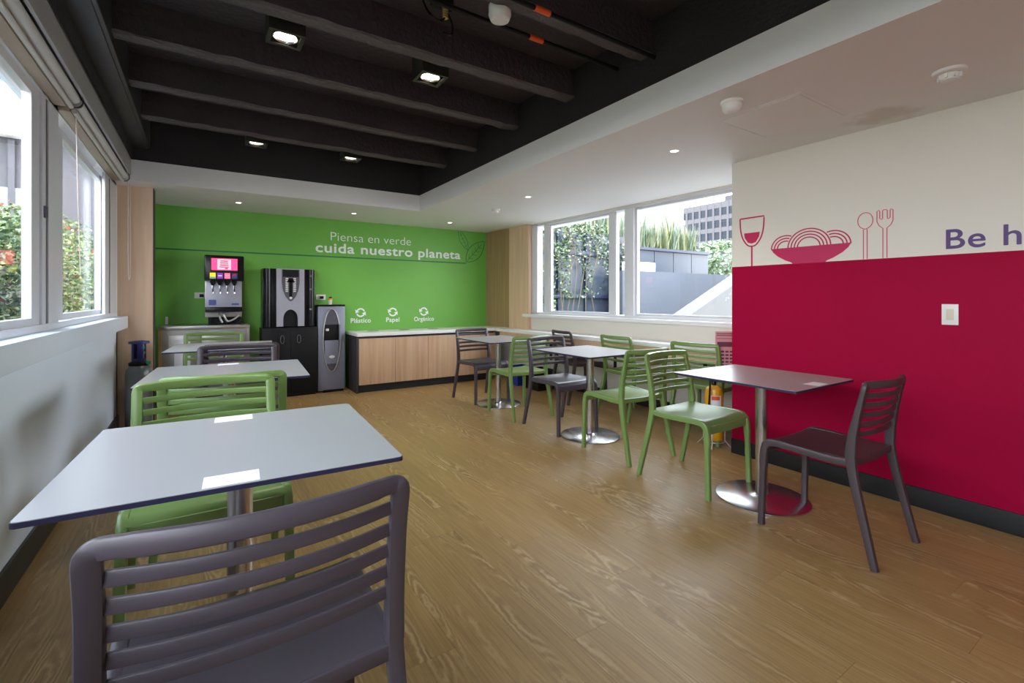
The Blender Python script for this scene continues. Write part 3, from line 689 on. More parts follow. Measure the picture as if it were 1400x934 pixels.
# gas cylinder
t = thing('gas_cylinder', 'grey gas cylinder with a blue collar in front of the maple column', 'gas cylinder', (-.495, 5.46, 0))
obj('tank', lathe(newbm(), [(.085, 0), (.098, .02), (.100, .06), (.100, .50), (.094, .55), (.075, .585), (.035, .605)], 32), mat('tank_grey', (.16, .18, .18), .35, .3), t, True)
blue = mat('collar_blue', (.015, .02, .14), .4)
obj('neck_ring', lathe(newbm(), [(.075, .585), (.078, .61), (.05, .625), (.02, .63)], 24), M['blkm'], t, True)
b = newbm()
for a0 in (0.3, 2.0, 3.6, 5.0): bx(b, .040, .050, -.022, .022, .62, .79, .003, Matrix.Rotation(a0, 4, 'Z'))
lathe(b, [(.052, .62), (.052, .65), (.045, .65), (.045, .62)], 24); lathe(b, [(.078, .785), (.078, .805), (.045, .81), (.04, .79)], 24)
obj('collar', b, blue, t, True)
b = newbm(); lathe(b, [(.014, .60), (.014, .73), (.008, .75)], 14); bx(b, .0, .05, -.008, .008, .69, .71); obj('valve', b, M['steeld'], t, True)
obj('valve_knob', lathe(newbm(), [(.024, .735), (.026, .75), (.022, .765), (0, .768)], 14, (.02, -.02, 0)), mat('knob_green', (.0, .28, .12), .4), t, True)
obj('side_knob', lathe(newbm(), [(.0, .59), (.018, .60), (.020, .62), (.0, .63)], 14, (.072, -.05, 0)), bpy.data.materials['knob_green'], t, True)
bxx = tag(box('wall_socket', -.36, -.335, YB-.02, YB, .905, .99, M['plastic'], bev=.003), 'small white box on the green wall beside the maple column', 'socket')
# sockets, switch
def socket(x, z, w, label):
    o = thing('wall_socket', label, 'socket', (x, YB, z))
    box('plate', -w/2, w/2, -.008, 0, -.035, .035, M['plastic'], o, .002)
    box('plug', -.012, .03, -.035, -.008, -.02, .015, M['blkm'], o, .003)
socket(-.03, 1.23, .12, 'white socket on the green wall left of the soda dispenser')
socket(1.285, 1.21, .12, 'white socket above the water cooler on the green wall')
o = thing('light_switch', 'cream light switch on the red wall', 'switch', (XR, .849, 1.109))
box('plate', -.007, 0, -.035, .035, -.057, .057, M['plastic'], o, .002); box('rocker', -.011, -.006, -.015, .015, -.03, .03, M['cream_p'], o, .002)

# ================================================================== WALL GRAPHICS
def text(name, s, parent, m, origin, width, height, plane, bold=0, font_h=None, label=None):
    cu = bpy.data.curves.new(name, 'FONT'); cu.body = s; cu.size = 1; cu.offset = bold; cu.space_character = 1.06 if bold > .01 else 1; cu.offset = min(bold, 0); cu.resolution_u = 6
    o = bpy.data.objects.new('tmp', cu); C.objects.link(o)
    dg = bpy.context.evaluated_depsgraph_get(); me = bpy.data.meshes.new_from_object(o.evaluated_get(dg)); bpy.data.objects.remove(o)
    xs = [v.co.x for v in me.vertices]; ys = [v.co.y for v in me.vertices]; x0, x1 = min(xs), max(xs)
    sx_ = width/(x1-x0); sy_ = height
    b = newbm(); k0 = 0
    for du, dw in (((0, 0), (1, 0), (-1, 0), (0, 1), (0, -1), (.7, .7), (-.7, .7), (.7, -.7), (-.7, -.7)) if bold > 0 else ((0, 0),)):
        b.from_mesh(me); b.verts.ensure_lookup_table(); dep = .0012+.0003*(k0/len(me.vertices))
        for v in b.verts[k0:]:
            u, w = (v.co.x-x0)*sx_+du*bold*height, v.co.y*sy_+dw*bold*height
            v.co = Vector((origin[0]+u, origin[1]-dep, origin[2]+w)) if plane == 'Y' else Vector((origin[0]-dep, origin[1]-u, origin[2]+w))
        k0 = len(b.verts)
    bpy.data.meshes.remove(me)
    o = obj(name, b, m, parent)
    if label: o['label'] = label
    return o
YW = YB
text('lettering', 'Piensa en verde', wall_back, M['text'], (1.41, YW, 1.965), 1.115, .165, 'Y', -.012, label='white thin wall lettering reading Piensa en verde')
text('lettering', 'cuida nuestro planeta', wall_back, M['text'], (1.225, YW, 1.805), 2.10, .178, 'Y', .024, label='white bold wall lettering reading cuida nuestro planeta')
def wline(name, pts, w, m, parent, plane='X', at=XR, closed=False, label=None):
    """flat painted line; pts are (s, z): s = y for the X plane and x for the Y plane"""
    b = newbm(); P = [((at-.0012, p[0], p[1]) if plane == 'X' else (p[0], at-.0012, p[1])) for p in pts]
    sweep(b, P, w, .0018, (1, 0, 0) if plane == 'X' else (0, 1, 0), .1, 1, closed); o = obj(name, b, m, parent)
    if label: o['label'] = label
    return o
wline('stripe', [(-.6, 1.753), (3.43, 1.742)], .016, M['dgreen'], wall_back, 'Y', YB, label='thin dark green painted line')
def leafshape(cx, cz, L_, wd, ang, n=14):
    P = []
    for i in range(n+1): t_ = i/n; P.append((t_*L_, wd*math.sin(PI*t_)**.8*(1-.25*t_)))
    for i in range(1, n): t_ = 1-i/n; P.append((t_*L_, -wd*math.sin(PI*t_)**.8*(1-.25*t_)))
    ca, sa = math.cos(ang), math.sin(ang); return [(cx+p[0]*ca-p[1]*sa, cz+p[0]*sa+p[1]*ca) for p in P], (ca, sa)
for (cx, cz, L_, wd, ang, lw) in ((3.43, 1.765, .47, .125, math.radians(46), .010), (3.46, 1.95, .36, .065, math.radians(118), .007)):
    P, (ca, sa) = leafshape(cx, cz, L_, wd, ang)
    wline('leaf_outline', P, lw, M['dgreen'], wall_back, 'Y', YB, True, 'dark green outlined leaf drawn on the wall')
    Q = lambda a, b_: (cx+a*ca-b_*sa, cz+a*sa+b_*ca)
    wline('leaf_vein', [Q(.02, 0), Q(L_*.85, 0)], lw*.8, M['dgreen'], wall_back, 'Y', YB)
    for k_ in range(1, 5):
        for s in (-1, 1): wline('leaf_vein', [Q(L_*.17*k_, 0), Q(L_*.17*k_+wd*.35, s*wd*.42)], lw*.6, M['dgreen'], wall_back, 'Y', YB)
def recycle(x, z, R=.052):
    for q in range(2):
        a0 = math.radians(20+180*q); P = [(x+R*math.cos(a0+math.radians(130)*i/10), z+R*math.sin(a0+math.radians(130)*i/10)) for i in range(11)]
        wline('recycling_symbol', P, .020, M['text'], wall_back, 'Y', YB, label='white circular recycling arrow')
        e = P[-1]; a = a0+math.radians(130); tx, tz = -math.sin(a), math.cos(a); nx, nz = math.cos(a), math.sin(a)
        pts = [(e[0]+nx*.032, e[1]+nz*.032), (e[0]+tx*.045, e[1]+tz*.045), (e[0]-nx*.032, e[1]-nz*.032)]
        b = newbm(); prism(b, [(p[0], p[1]) for p in pts], .0015, Matrix.Translation((0, YB, 0)) @ Matrix.Rotation(PI/2, 4, 'X')); obj('recycling_arrow', b, M['text'], wall_back)
for (x_, s_, w_, xa) in ((1.802, 'Plástico', .27, 1.67), (2.255, 'Papel', .19, 2.16), (2.725, 'Orgánico', .31, 2.575)):
    recycle(x_, 1.0); text('caption', s_, wall_back, M['text'], (xa, YW, .862), w_, .088, 'Y', .02, label='white caption reading '+s_)
# mural on the red wall
text('lettering', 'Be h', wall_right, M['purple'], (XR, .865, 1.472), .285, .152, 'X', .012, label='purple wall lettering reading Be h')
def ell(cy, cz, ry, rz, a0, a1, n=24): return [(cy+ry*math.cos(math.radians(a0+(a1-a0)*i/n)), cz+rz*math.sin(math.radians(a0+(a1-a0)*i/n))) for i in range(n+1)]
# wine glass (y decreases to the right)
gc = 1.971; G = [(gc+.092, 1.803), (gc+.088, 1.72), (gc+.07, 1.65), (gc+.035, 1.60), (gc, 1.588), (gc-.035, 1.60), (gc-.07, 1.65), (gc-.088, 1.72), (gc-.092, 1.803)]
G2 = [(p.x, p.y) for p in spline([(a, b_, 0) for a, b_ in G], 4)]
wline('wine_glass_outline', G2+[(gc+.092, 1.803)], .010, M['mag'], wall_right, closed=False, label='magenta outline of a wine glass')
wline('wine_glass_stem', [(gc, 1.585), (gc, 1.44)], .012, M['mag'], wall_right)
def flat(name, pts, m, label=None, at=XR):
    b = newbm(); prism(b, pts, .0016, Matrix(((0, 0, -1, at), (1, 0, 0, 0), (0, 1, 0, 0), (0, 0, 0, 1)))); o = obj(name, b, m, wall_right)
    if label: o['label'] = label
    return o
F_ = [(gc+.060, 1.690), (gc+.055, 1.655), (gc+.030, 1.617), (gc, 1.608), (gc-.030, 1.617), (gc-.055, 1.655), (gc-.060, 1.690)]
flat('wine_fill', F_, M['mag'])
# bowl of pasta
bc = 1.575; BW = .2535
flat('bowl', [(bc+BW, 1.553), (bc+BW*.93, 1.525), (bc+BW*.8, 1.495), (bc+BW*.6, 1.465), (bc+BW*.45, 1.449), (bc+BW*.4, 1.438), (bc-BW*.4, 1.438), (bc-BW*.45, 1.449), (bc-BW*.6, 1.465), (bc-BW*.8, 1.495), (bc-BW*.93, 1.525), (bc-BW, 1.553)], M['mag'], 'solid magenta bowl')
for (cy, rad, n_, a0, a1) in ((bc, .135, 4, 3, 177), (bc+.15, .10, 3, 55, 172), (bc-.15, .10, 3, 8, 125)):
    for q in range(n_):
        r_ = rad-q*.021; 
        Q_ = ell(cy, 1.548, r_, r_*.92, 0, 180, 40)
        if cy != bc: Q_ = [p for p in Q_ if math.hypot(p[0]-bc, (p[1]-1.548)/.92) > .142]
        if r_ > .03 and len(Q_) > 4: wline('pasta_arc', Q_, .008, M['mag'], wall_right)
# spoon and fork outlines
sc_ = 1.247
P = [(sc_-.010, 1.442), (sc_-.010, 1.625)]+ell(sc_, 1.680, .040, .050, -75, 255, 26)+[(sc_+.010, 1.625), (sc_+.010, 1.442)]
wline('spoon_outline', P, .005, M['pink'], wall_right, label='pink outline of a spoon')
fc = 1.146
P = [(fc-.010, 1.442), (fc-.010, 1.622), (fc-.030, 1.640), (fc-.040, 1.665), (fc-.040, 1.728), (fc-.030, 1.733), (fc-.026, 1.728), (fc-.026, 1.682), (fc-.016, 1.677), (fc-.012, 1.682), (fc-.012, 1.728), (fc-.006, 1.733), (fc+.006, 1.733), (fc+.012, 1.728), (fc+.012, 1.682), (fc+.016, 1.677), (fc+.026, 1.682), (fc+.026, 1.728), (fc+.030, 1.733), (fc+.040, 1.728), (fc+.040, 1.665), (fc+.030, 1.640), (fc+.010, 1.622), (fc+.010, 1.442)]
wline('fork_outline', P, .005, M['pink'], wall_right, label='pink outline of a fork')

# ================================================================== FIRE EXTINGUISHER ON STAND
t = thing('fire_extinguisher', 'yellow fire extinguisher beside the end of the red wall', 'fire extinguisher', (3.462, 2.30, .055))
obj('cylinder', lathe(newbm(), [(.055, 0), (.068, .006), (.070, .03), (.070, .37), (.062, .41), (.04, .43), (.022, .44)], 32), M['yellow'], t, True)
b = newbm(); lathe(b, [(.018, .435), (.018, .47), (.012, .48)], 16); bx(b, -.012, .012, -.05, .03, .47, .485, .002); bx(b, -.010, .010, -.06, .02, .497, .508, .002)
obj('valve', b, M['blk'], t, True)
b = newbm(); tube(b, spline([(0, .01, .475), (-.05, .0, .50), (-.082, -.02, .44), (-.080, -.01, .30), (-.078, 0, .18)], 4), .007, 8); obj('hose', b, M['blkm'], t, True)
b = newbm(); sweep(b, [(.0712*math.cos(a), .0712*math.sin(a), .30) for a in [math.radians(195+65*i/8) for i in range(9)]], .13, .001, [(math.cos(math.radians(195+65*i/8)), math.sin(math.radians(195+65*i/8)), 0) for i in range(9)], .1, 1); obj('paper_label', b, M['sticker'], t)['label'] = 'white paper label'
b = newbm(); sweep(b, [(.0715*math.cos(a), .0715*math.sin(a), .345) for a in [math.radians(200+50*i/8) for i in range(9)]], .03, .001, [(math.cos(math.radians(200+50*i/8)), math.sin(math.radians(200+50*i/8)), 0) for i in range(9)], .1, 1); obj('red_label', b, M['orange'], t)['label'] = 'red band of the label'
t = thing('extinguisher_stand', 'pale wire stand with a pink notice plate, holding the extinguisher', 'stand', (3.462, 2.30, 0))
b = newbm(); r_ = .082
for z in (.045, .17): sweep(b, [(r_*math.cos(a), r_*math.sin(a), z) for a in [2*PI*i/24 for i in range(24)]], .006, .006, (0, 0, 1), closed=True)
bx(b, -.08, .08, -.003, .003, .042, .048)
obj('ring', b, M['wire'], t, True)
for a in (-1.15, 1.9, 3.6):
    ca, sa = math.cos(a), math.sin(a); obj('leg', tube(newbm(), [(r_*ca, r_*sa, .17), (r_*ca, r_*sa, .06), (r_*1.25*ca, r_*1.25*sa, .035), (.13*ca, .13*sa, .006)], .0045, 8), M['wire'], t, True)
a = -.9
obj('post', tube(newbm(), [(.088, .02, .06), (.100, .012, .92)], .006, 8), M['wire'], t, True)
pm = mat('notice_pink', (.62, .30, .32), .6); ptx = mat('notice_dark', (.14, .03, .06), .6)
Tn = Matrix.Translation((.115, -.022, 0)) @ Matrix.Rotation(math.radians(-42), 4, 'Z')
pl_ = box('notice_plate', -.075, .115, -.004, 0, .55, .925, pm, t, T=Tn); pl_['label'] = 'pink instruction notice'
b = newbm()
for i, (z, hh) in enumerate(((.905, .006), (.89, .006), (.865, .004))): bx(b, -.065, .10, -.0055, -.004, z, z+hh, T=Tn)
for i in range(7):
    for j in range(5): bx(b, -.065+.034*j, -.040+.034*j, -.0055, -.004, .585+.028*i, .600+.028*i, T=Tn)
bx(b, -.06, .07, -.0055, -.004, .80, .84, T=Tn)
obj('notice_print', b, ptx, t)

# ================================================================== CEILING FIXTURES
def spot(name, parent, loc, W_, ang=110, col=(1, .88, .72)):
    l = bpy.data.lights.new(name, 'SPOT'); l.energy = W_; l.spot_size = math.radians(ang); l.spot_blend = .9; l.shadow_soft_size = .05; l.color = col
    o = bpy.data.objects.new(name, l); C.objects.link(o); o.location = loc; o.parent = parent
for i, (x, y, vis) in enumerate(((.376, 2.85, 'near left'), (1.231, 2.85, 'near right'), (.409, 4.95, 'far left'), (1.263, 4.95, 'far right'), (.376, .75, ''), (1.231, .75, ''))):
    if not vis: continue
    t = thing('box_spotlight', 'black box spotlight, %s one of the four in the black ceiling' % vis, 'ceiling lamp', (x, y, 2.62), 0, 'black box spotlights')
    h = .09; b = newbm()
    for s in ((-h, h, -h, -h+.022), (-h, h, h-.022, h), (-h, -h+.022, -h+.022, h-.022), (h-.022, h, -h+.022, h-.022)): bx(b, s[0], s[1], s[2], s[3], -.0, .18, .002)
    obj('housing', b, mat('housing_%d' % i, (.028, .030, .026), .45), t)
    obj('reflector', lathe(newbm(), [(.060, .012), (.064, .010), (.062, .02), (.045, .045), (.0, .055)], 28, cap=False), M['chrome'], t, True)
    obj('lens', lathe(newbm(), [(.0, .014), (.045, .016), (.056, .022), (.0, .026)], 28), M['lens'], t, True)
    box('back_plate', -h+.022, h-.022, -h+.022, h-.022, .06, .065, M['blkm'], t)
    spot('lamp', t, (0, 0, -.02), BOXLIGHT_W, 84)
DL = [(.318, 5.95, 'by the left column'), (1.549, 5.93, 'above the coffee machine end of the cupboards'), (2.851, 5.93, 'in the back right corner'), (2.80, 3.975, 'between the two detectors over the right row'), (2.792, 2.164, 'nearest the red wall')]
for x, y, wh in DL:
    t = thing('downlight', 'small recessed soffit downlight '+wh, 'ceiling lamp', (x, y, ZC), 0, 'small recessed downlights')
    obj('trim_ring', lathe(newbm(), [(.040, 0), (.040, -.004), (.028, -.005), (.026, -.001)], 24), M['plastic'], t, True)
    obj('lamp_face', lathe(newbm(), [(.0, -.004), (.026, -.003), (.026, -.001)], 20), M['lensd'], t, True)
    spot('lamp', t, (0, 0, -.02), DOWNLIGHT_W, 120)
def detector(x, y, z, R, label, m=M['plastic']):
    t = thing('smoke_detector', label, 'smoke detector', (x, y, z))
    obj('base', lathe(newbm(), [(R, 0), (R, -.012), (R*.93, -.016), (R*.6, -.018)], 32), m, t, True)
    obj('sensor_head', lathe(newbm(), [(R*.62, -.016), (R*.64, -.028), (R*.5, -.044), (R*.2, -.052), (0, -.052)], 32), m, t, True)
    b = newbm()
    for k_ in range(8): bx(b, R*.55, R*.70, -.004, .004, -.040, -.018, 0, Matrix.Rotation(k_*PI/4, 4, 'Z'))
    obj('vent_fins', b, m, t)
detector(2.871, .712, ZC, .062, 'white smoke detector nearest on the soffit above the red wall')
detector(2.875, 4.738, ZC, .05, 'small far smoke detector on the soffit above the far right table')
t = thing('dome_detector', 'white domed detector beside the access hatch', 'detector', (2.35, 1.455, ZC))
obj('base', lathe(newbm(), [(.056, 0), (.056, -.012), (.050, -.018)], 32), M['plastic'], t, True)
obj('dome', lathe(newbm(), [(.048, -.014), (.050, -.035), (.042, -.052), (.026, -.062), (0, -.064)], 32), M['plastic'], t, True)
t = thing('dome_detector', 'white domed detector hanging under the black joists', 'detector', (1.215, 1.965, 2.63))
obj('base', lathe(newbm(), [(.055, .0), (.055, -.02)], 32), M['plastic'], t, True)
obj('dome', lathe(newbm(), [(.055, -.02), (.056, -.045), (.046, -.068), (.022, -.078), (0, -.079)], 32), M['plastic'], t, True)
obj('drop_rod', tube(newbm(), [(0, 0, 0), (0, 0, .17)], .012, 10), M['blk'], t, True)
for (y, z, x0, x1, ox, lb) in ((1.82, 2.585, .2, 2.17, 1.365, 'black conduit with an orange sleeve clipped under the joist'), (2.11, 2.635, .2, 2.17, 1.54, 'thinner black conduit with an orange sleeve between joists')):
    t = thing('conduit', lb, 'conduit', (0, y, z))
    obj('pipe', tube(newbm(), [(x0, 0, 0), (x1, 0, 0)], .012, 12), M['blkm'], t, True)
    obj('orange_sleeve', tube(newbm(), [(ox-.045, 0, 0), (ox+.045, 0, 0)], .0145, 12), M['orange'], t, True)
t = thing('hanging_cables', 'loose looped cables and a brass connector hanging from the black ceiling', 'cables', (1.05, 2.28, 2.72))
b = newbm(); tube(b, spline([(-.10, .05, .08), (-.08, .0, -.03), (-.03, -.02, -.075), (.02, 0, -.03), (.02, 0, .03)], 6), .005, 8); tube(b, spline([(.03, 0, .0), (.06, 0, -.06), (.05, -.01, -.12), (.0, -.02, -.13)], 6), .004, 8); tube(b, spline([(.1, .1, .08), (.03, .03, .03), (.02, 0, .03)], 4), .008, 8)
obj('cable', b, M['blk'], t, True)
b = newbm()
for k_ in range(5): lathe(b, [(.014, 0), (.016, .004), (.014, .008)], 12, (.02, 0, -.04+.012*k_))
obj('connector', b, mat('brass', (.55, .42, .12), .3, 1), t, True)
box('junction_box', -.05, .05, -.04, .04, .02, .08, M['blkm'], t, .004)

# ================================================================== OUTSIDE, TERRACE SIDE (right)
gm = bumpy(mat('grey_render', (.062, .070, .088), .8), 6, .1, .01, .1, 1.5)
struct(box('ground_terrace', 4.45, 60, -15, 14, .15, .55, bumpy(mat('terrace_paving', (.15, .15, .14), .8), 8, .2, .01, .1)))
eo = newbm(); bx(eo, 4.35, 4.7, -3, 7.3, 2.62, 2.8)
struct(obj('sun_block_eave', eo, M['white']), 'unseen overhang added outside the right window to keep sun out')  # unseen overhang, added to stop sun entering the room
struct(box('roof_slab', -1.05, 4.7, -3, 7.0, 2.96, 3.2, M['pelmet']))
panelm = bumpy(mat('slate_panel', (.030, .038, .055), .35, 0), 5, .05, .01, .12, 1)
railm = mat('blue_steel_rail', (.014, .02, .045), .4)
t = thing('terrace_screen', 'tall slate-blue panel screen with steel rails overgrown by ivy', 'screen', (6.2, 7.5, .55))
for k_ in range(5):
    for (za, zb_) in ((0, .66), (.70, 1.56), (1.60, 2.02)):
        rel('panel', 4.55+k_*.74, 5.27+k_*.74, 7.50, 7.54, .55+za, .55+zb_, panelm, t)
for (z, w_) in ((1.23, .07), (2.13, .09)): rel('rail', 4.5, 8.2, 7.42, 7.50, z-w_/2, z+w_/2, railm, t, .006)
for k_ in range(6): rel('post', 4.5+k_*.74, 4.55+k_*.74, 7.44, 7.50, .55, 2.57, railm, t)
t = thing('terrace_fence', 'lower slate-blue panel fence behind the grey parapet', 'fence', (9.6, 7.5, .55))
for k_ in range(4): rel('panel', 8.25+k_*.70, 8.93+k_*.70, 7.50, 7.54, .55, 2.33, bpy.data.materials['slate_panel'], t)
rel('coping', 8.22, 11.05, 7.44, 7.56, 2.32, 2.38, railm, t)
tag(box('white_box', 7.7, 8.62, 7.2, 7.36, 1.5, 2.0, M['white'], bev=.01), 'white box sign standing on the grey parapet', 'box')
tag(box('parapet', 7.3, 14.5, 6.95, 7.15, .15, 1.78, gm), 'grey rendered parapet wall on the terrace', 'wall')
rp_ = newbm(); prism(rp_, [(6.2, .55), (12.5, .55), (12.5, 3.3), (6.2, .63)], .35, Matrix.Translation((0, 5.35, 0)) @ Matrix.Rotation(PI/2, 4, 'X'))
tag(obj('ramp', rp_, bumpy(mat('pale_stone', (.085, .084, .082), .8), 8, .1, .01, .08, 2)), 'pale sloping ramp wall rising to the right on the terrace', 'ramp')
# foliage helpers
def leafcloud(name, pts_fn, n, size, cols, parent=None, seed=1, long=1.6):
    r = random.Random(seed); vs = []; fs = []; mi = []
    for i in range(n):
        p = Vector(pts_fn(r)); a = Vector((r.gauss(0, 1), r.gauss(0, 1), r.gauss(0, .7))).normalized(); c = a.orthogonal().normalized()
        c = (c*math.cos(r.random()*6.28)+a.cross(c)*math.sin(r.random()*6.28)).normalized(); s = size*(.6+.8*r.random())
        k = len(vs); d = a.cross(c)
        vs += [p-a*s*long/2, p+c*s*.5, p+a*s*long/2, p-c*s*.5+d*s*.15]; fs.append((k, k+1, k+2, k+3)); mi.append(min(len(cols)-1, int(r.random()**1.0*len(cols))))
    me = bpy.data.meshes.new(name); me.from_pydata([tuple(v) for v in vs], [], fs)
    for c_ in cols: me.materials.append(c_)
    me.polygons.foreach_set('material_index', mi); me.update()
    o = bpy.data.objects.new(name, me); C.objects.link(o)
    if parent: o.parent = parent
    return o
def leafm(name, c):
    m = mat(name, c, .5); b = m.node_tree.nodes['Principled BSDF']
    return m
LG = [leafm('leaf_pale', (.13, .17, .075)), leafm('leaf_mid', (.06, .11, .035)), leafm('leaf_deep', (.025, .05, .02)), leafm('leaf_lime', (.17, .22, .06))]
LR = leafm('blossom_red', (.30, .04, .025)); LY = leafm('blossom_pale', (.26, .23, .13))
def shrub(name, label, x, y, z0, R, H_, n, size, cols, seed, cat='shrub', group=None, trunk=True):
    t = thing(name, label, cat, (x, y, z0), 0, group)
    def f(r):
        while True:
            u = Vector((r.uniform(-1, 1), r.uniform(-1, 1), r.uniform(-1, 1)))
            if .35 < u.length < 1: break
        q = 1+.25*noise.noise(Vector((u.x*2, u.y*2, u.z*2+seed)))
        return (u.x*R*q, u.y*R*q, H_*.55+u.z*H_*.47*q)
    leafcloud('foliage', f, n, size, cols, t, seed)
    b = newbm(); rr = random.Random(seed)
    for k_ in range(6):
        a = rr.random()*6.28; tube(b, spline([(0, 0, 0), (.2*R*math.cos(a), .2*R*math.sin(a), H_*.3), (.6*R*math.cos(a), .6*R*math.sin(a), H_*.75)], 3), [.03*R*2*(1-.08*j) for j in range(7)], 6)
    obj('stems', b, mat('bark_%s_%d' % (name, seed), (.10, .07, .045), .8), t)
    return t
LV = leafm('leaf_silver', (.20, .24, .18))
# climbers on the screen
for i, (xa, xb, n, za, zb_) in enumerate(((4.6, 6.2, 1500, .9, 2.75), (6.05, 7.3, 900, 1.2, 2.75), (7.35, 8.1, 420, .8, 2.4))):
    t = thing('ivy_climber', ['thick ivy over the left bay of the slate screen', 'looser ivy over the middle of the slate screen', 'thin ivy trailing at the right end of the slate screen'][i], 'climber', ((xa+xb)/2, 7.4, .55), 0, 'ivy on the slate screen')
    ph = i*3.1
    def f(r, xa=xa, xb=xb, za=za, zb_=zb_, ph=ph):
        while True:
            x_ = r.uniform(xa, xb); z = r.uniform(za, zb_)
            if noise.noise(Vector((x_*2.2, z*2.2, ph)))+.55*(z-1.5)/1.2 > r.uniform(-.12, .5): break
        return (x_-(xa+xb)/2, r.uniform(-.10, .0), z-.55)
    leafcloud('foliage', f, n, .038, [LG[0], LG[1], LV, LG[2]], t, 20+i)
    b = newbm(); rr = random.Random(i)
    for k_ in range(5):
        x_ = rr.uniform(-.5, .5)*(xb-xa); tube(b, spline([(x_, -.03, 0), (x_+rr.uniform(-.2, .2), -.04, .8), (x_+rr.uniform(-.3, .3), -.04, 1.5), (x_+rr.uniform(-.3, .3), -.02, 2.05)], 4), .008, 5)
    obj('stems', b, mat('vine_bark_%d' % i, (.12, .09, .05), .8), t)
# sword-leaved plants in the planter behind the screen
BL = [leafm('blade_pale', (.17, .20, .12)), leafm('blade_green', (.07, .11, .05)), leafm('blade_grey', (.09, .13, .09)), leafm('blade_straw', (.20, .20, .09))]
tag(box('planter_trough', 4.6, 11.2, 7.62, 8.3, .55, 2.15, gm), 'long grey planter behind the slate screen', 'planter')
def sword(x, y, z, H_, n, seed, label):
    r = random.Random(seed); vs = []; fs = []; mi = []
    for i in range(n):
        a = r.random()*6.28; sp = r.uniform(.02, .30); h = H_*r.uniform(.55, 1.05); w = r.uniform(.03, .06); bx0 = r.uniform(-.2, .2); by0 = r.uniform(-.15, .15)
        dirv = Vector((math.cos(a), math.sin(a), 0)); side = Vector((-math.sin(a), math.cos(a), 0)); k = len(vs); mt = r.randrange(4)
        for q in range(5):
            t_ = q/4; p = Vector((bx0, by0, 0))+dirv*sp*t_*t_+Vector((0, 0, h*t_)); ww_ = w*(1-t_**2*.96)*(.7+.5*t_ if t_ < .5 else 1)
            vs += [p-side*ww_/2, p+side*ww_/2+dirv*.004]
        for q in range(4): fs.append((k+2*q, k+2*q+1, k+2*q+3, k+2*q+2)); mi.append(mt)
    me = bpy.data.meshes.new('sword_plant'); me.from_pydata([tuple(v) for v in vs], [], fs)
    for c_ in BL: me.materials.append(c_)
    me.polygons.foreach_set('material_index', mi); o = bpy.data.objects.new('sword_plant', me); C.objects.link(o); o.location = (x, y, z)
    tag(o, label, 'plant', 'sword-leaved plants above the screen')
ORD = 'first second third fourth fifth sixth seventh eighth ninth tenth eleventh twelfth thirteenth fourteenth fifteenth'.split()
for i in range(15):
    x_ = 5.3+i*.40; sword(x_+random.uniform(-.08, .08), 7.95, 2.15, (1.05+.15*math.sin(i*1.7)) if i > 6 else 1.35+.2*math.sin(i*2.1), 95, 40+i, '%s clump of sword-shaped leaves in the terrace planter, counting from its left end' % ORD[i])
shrub('tree', 'round grey-green tree beyond the right end of the terrace fence', 14.6, 9.4, .55, 1.5, 2.6, 5000, .085, [LG[1], LG[0], LV], 71, 'tree')
# office building
ob = thing('office_building', 'grey office block with a grid of square windows seen through the right window', 'building', (120, 80, 0))
wallm = mat('office_concrete', (.040, .037, .040), .8); wm = mat('office_glass', (.006, .009, .014), .5, 0, .2)
X0 = 120; pitch = 2.18; y_hi = 93; top = 28.0
nwin = 12; b = newbm(); z = top; rows = []
zr = [24.2-3.35*k_ for k_ in range(6)]
b2 = newbm()
bx(b, X0, X0+14, y_hi-pitch*nwin-.5, y_hi+.6, 0, zr[-1]-.0); bx(b, X0, X0+14, y_hi-pitch*nwin-.5, y_hi+.6, zr[0]+2.1, top)
for k_ in range(5): bx(b, X0, X0+14, y_hi-pitch*nwin-.5, y_hi+.6, zr[k_+1]+2.1, zr[k_])
for i in range(nwin+1): yy = y_hi-i*pitch; bx(b, X0-.06, X0+13, yy-.29, yy+.29, zr[-1], top-.1)
bmesh.ops.translate(b, verts=b.verts, vec=-ob.location); obj('facade', b, wallm, ob)
for k_ in range(6):
    for i in range(nwin):
        ya = y_hi-(i+1)*pitch+.29; w_ = rel('window', X0+.12, X0+.2, ya, ya+pitch-.58, zr[k_], zr[k_]+2.1, wm, ob)
rel('roof_house', X0+4, X0+12, 68, 79, top, top+2.2, wallm, ob)
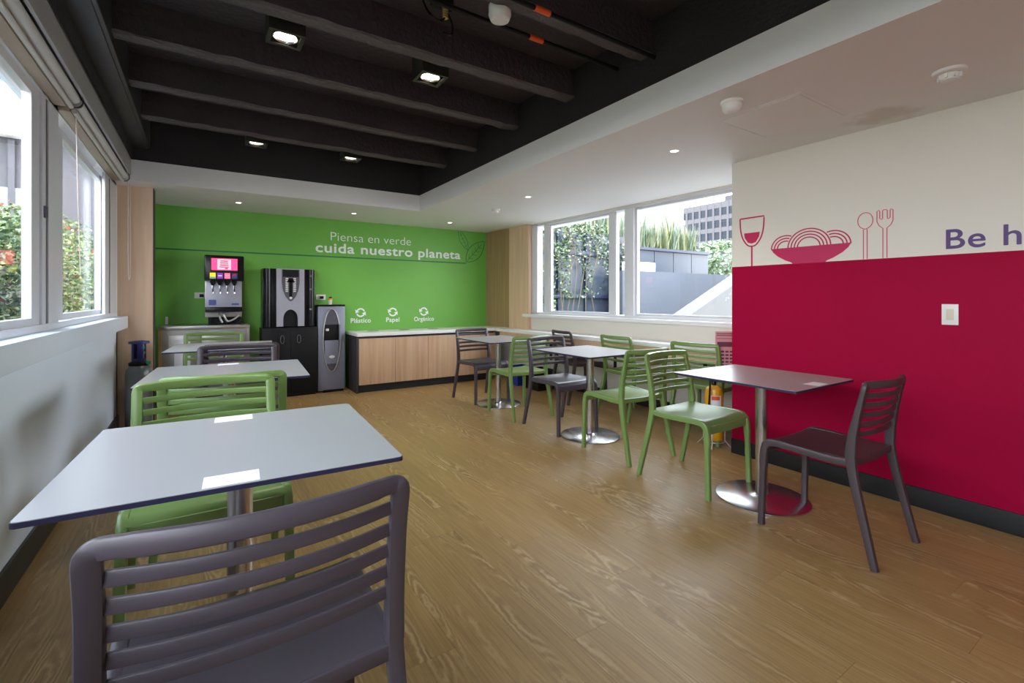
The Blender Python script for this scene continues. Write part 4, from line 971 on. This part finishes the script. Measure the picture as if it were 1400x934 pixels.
# slim glass tower in front of it and a pale block
gt = thing('glass_tower', 'slim pale glass stair tower left of the office block', 'building', (96, 76, 0)); tgm = mat('tower_glass', (.06, .065, .07), .3)
rel('shaft', 96, 99.0, 74.0, 77.2, 0, 26.0-2.2, tgm, gt); rel('floor_band', 95.8, 99.1, 73.6, 77.3, 21.2-2.0, 22.2-2.0, mat('band_grey', (.14, .16, .20), .5), gt); rel('mullion', 95.7, 96, 75.4, 75.8, 0, 23.8, bpy.data.materials['band_grey'], gt)
rel('shaft', 96, 99.0, 74.0, 77.2, 23.8, 34, tgm, gt)
pb = thing('pale_building', 'pale plain building wall beyond the sword-leaved plants', 'building', (60, 66, 0))
rel('wall', 60, 66, 49.5, 64, 0, 22, mat('pale_render', (.085, .08, .08), .8), pb); rel('wall_joint', 59.9, 60, 49.5, 64, 13.0, 13.12, bpy.data.materials['band_grey'], pb)

# ================================================================== OUTSIDE, GARDEN SIDE (left)
struct(box('ground_garden', -30, -.85, -12, 30, -.3, .25, bumpy(mat('garden_soil', (.09, .08, .05), .9), 5, .3, .02, .2)))
le = newbm(); bx(le, -1.03, XL-.1, -3, 7, 2.60, 2.75); struct(obj('eave_left', le, M['white']), 'white eave outside the left window')
sl = [(-1.95, 2.0, .68, 1.75), (-1.95, 3.5, .68, 1.85), (-1.95, 5.0, .68, 1.85), (-2.0, 6.5, .7, 1.95), (-2.05, 8.1, .75, 2.1), (-2.2, 9.8, .8, 2.2), (-2.3, 11.6, .9, 2.4)]
nms = ['nearest', 'second', 'third', 'fourth', 'fifth', 'sixth', 'farthest']
for i, (x_, y_, R, H_) in enumerate(sl):
    shrub('flowering_shrub', '%s flowering shrub in the hedge outside the left window' % nms[i], x_, y_, .25, R, H_, 9500, .036, [LG[0], LG[1], LG[3], LG[2]]*8+[LY, LY, LR], 90+i, 'shrub', 'flowering hedge outside the left window')
nb = thing('neighbour_building', 'charcoal building with a white floor band beyond the left garden', 'building', (-6, 14, 0))
rel('lower_wall', -14, 2.5, 14, 18, 0, 4.55, bumpy(mat('charcoal_cladding', (.055, .052, .062), .6), 3, .1, .01, .1), nb)
rel('floor_band', -14, 2.5, 13.7, 18, 4.55, 5.6, M['white'], nb); rel('upper_wall', -14, 2.5, 14.2, 18, 5.6, 9, mat('upper_slate', (.06, .08, .11), .4), nb)
for k_ in range(9):
    rel('cladding_fin', -13+k_*1.6, -12.9+k_*1.6, 13.9, 14, .3, 4.5, bpy.data.materials['charcoal_cladding'], nb)
rel('louvre', -4.2, -2.9, 13.92, 14, 2.7, 3.5, mat('louvre_grey', (.16, .17, .19), .5), nb)
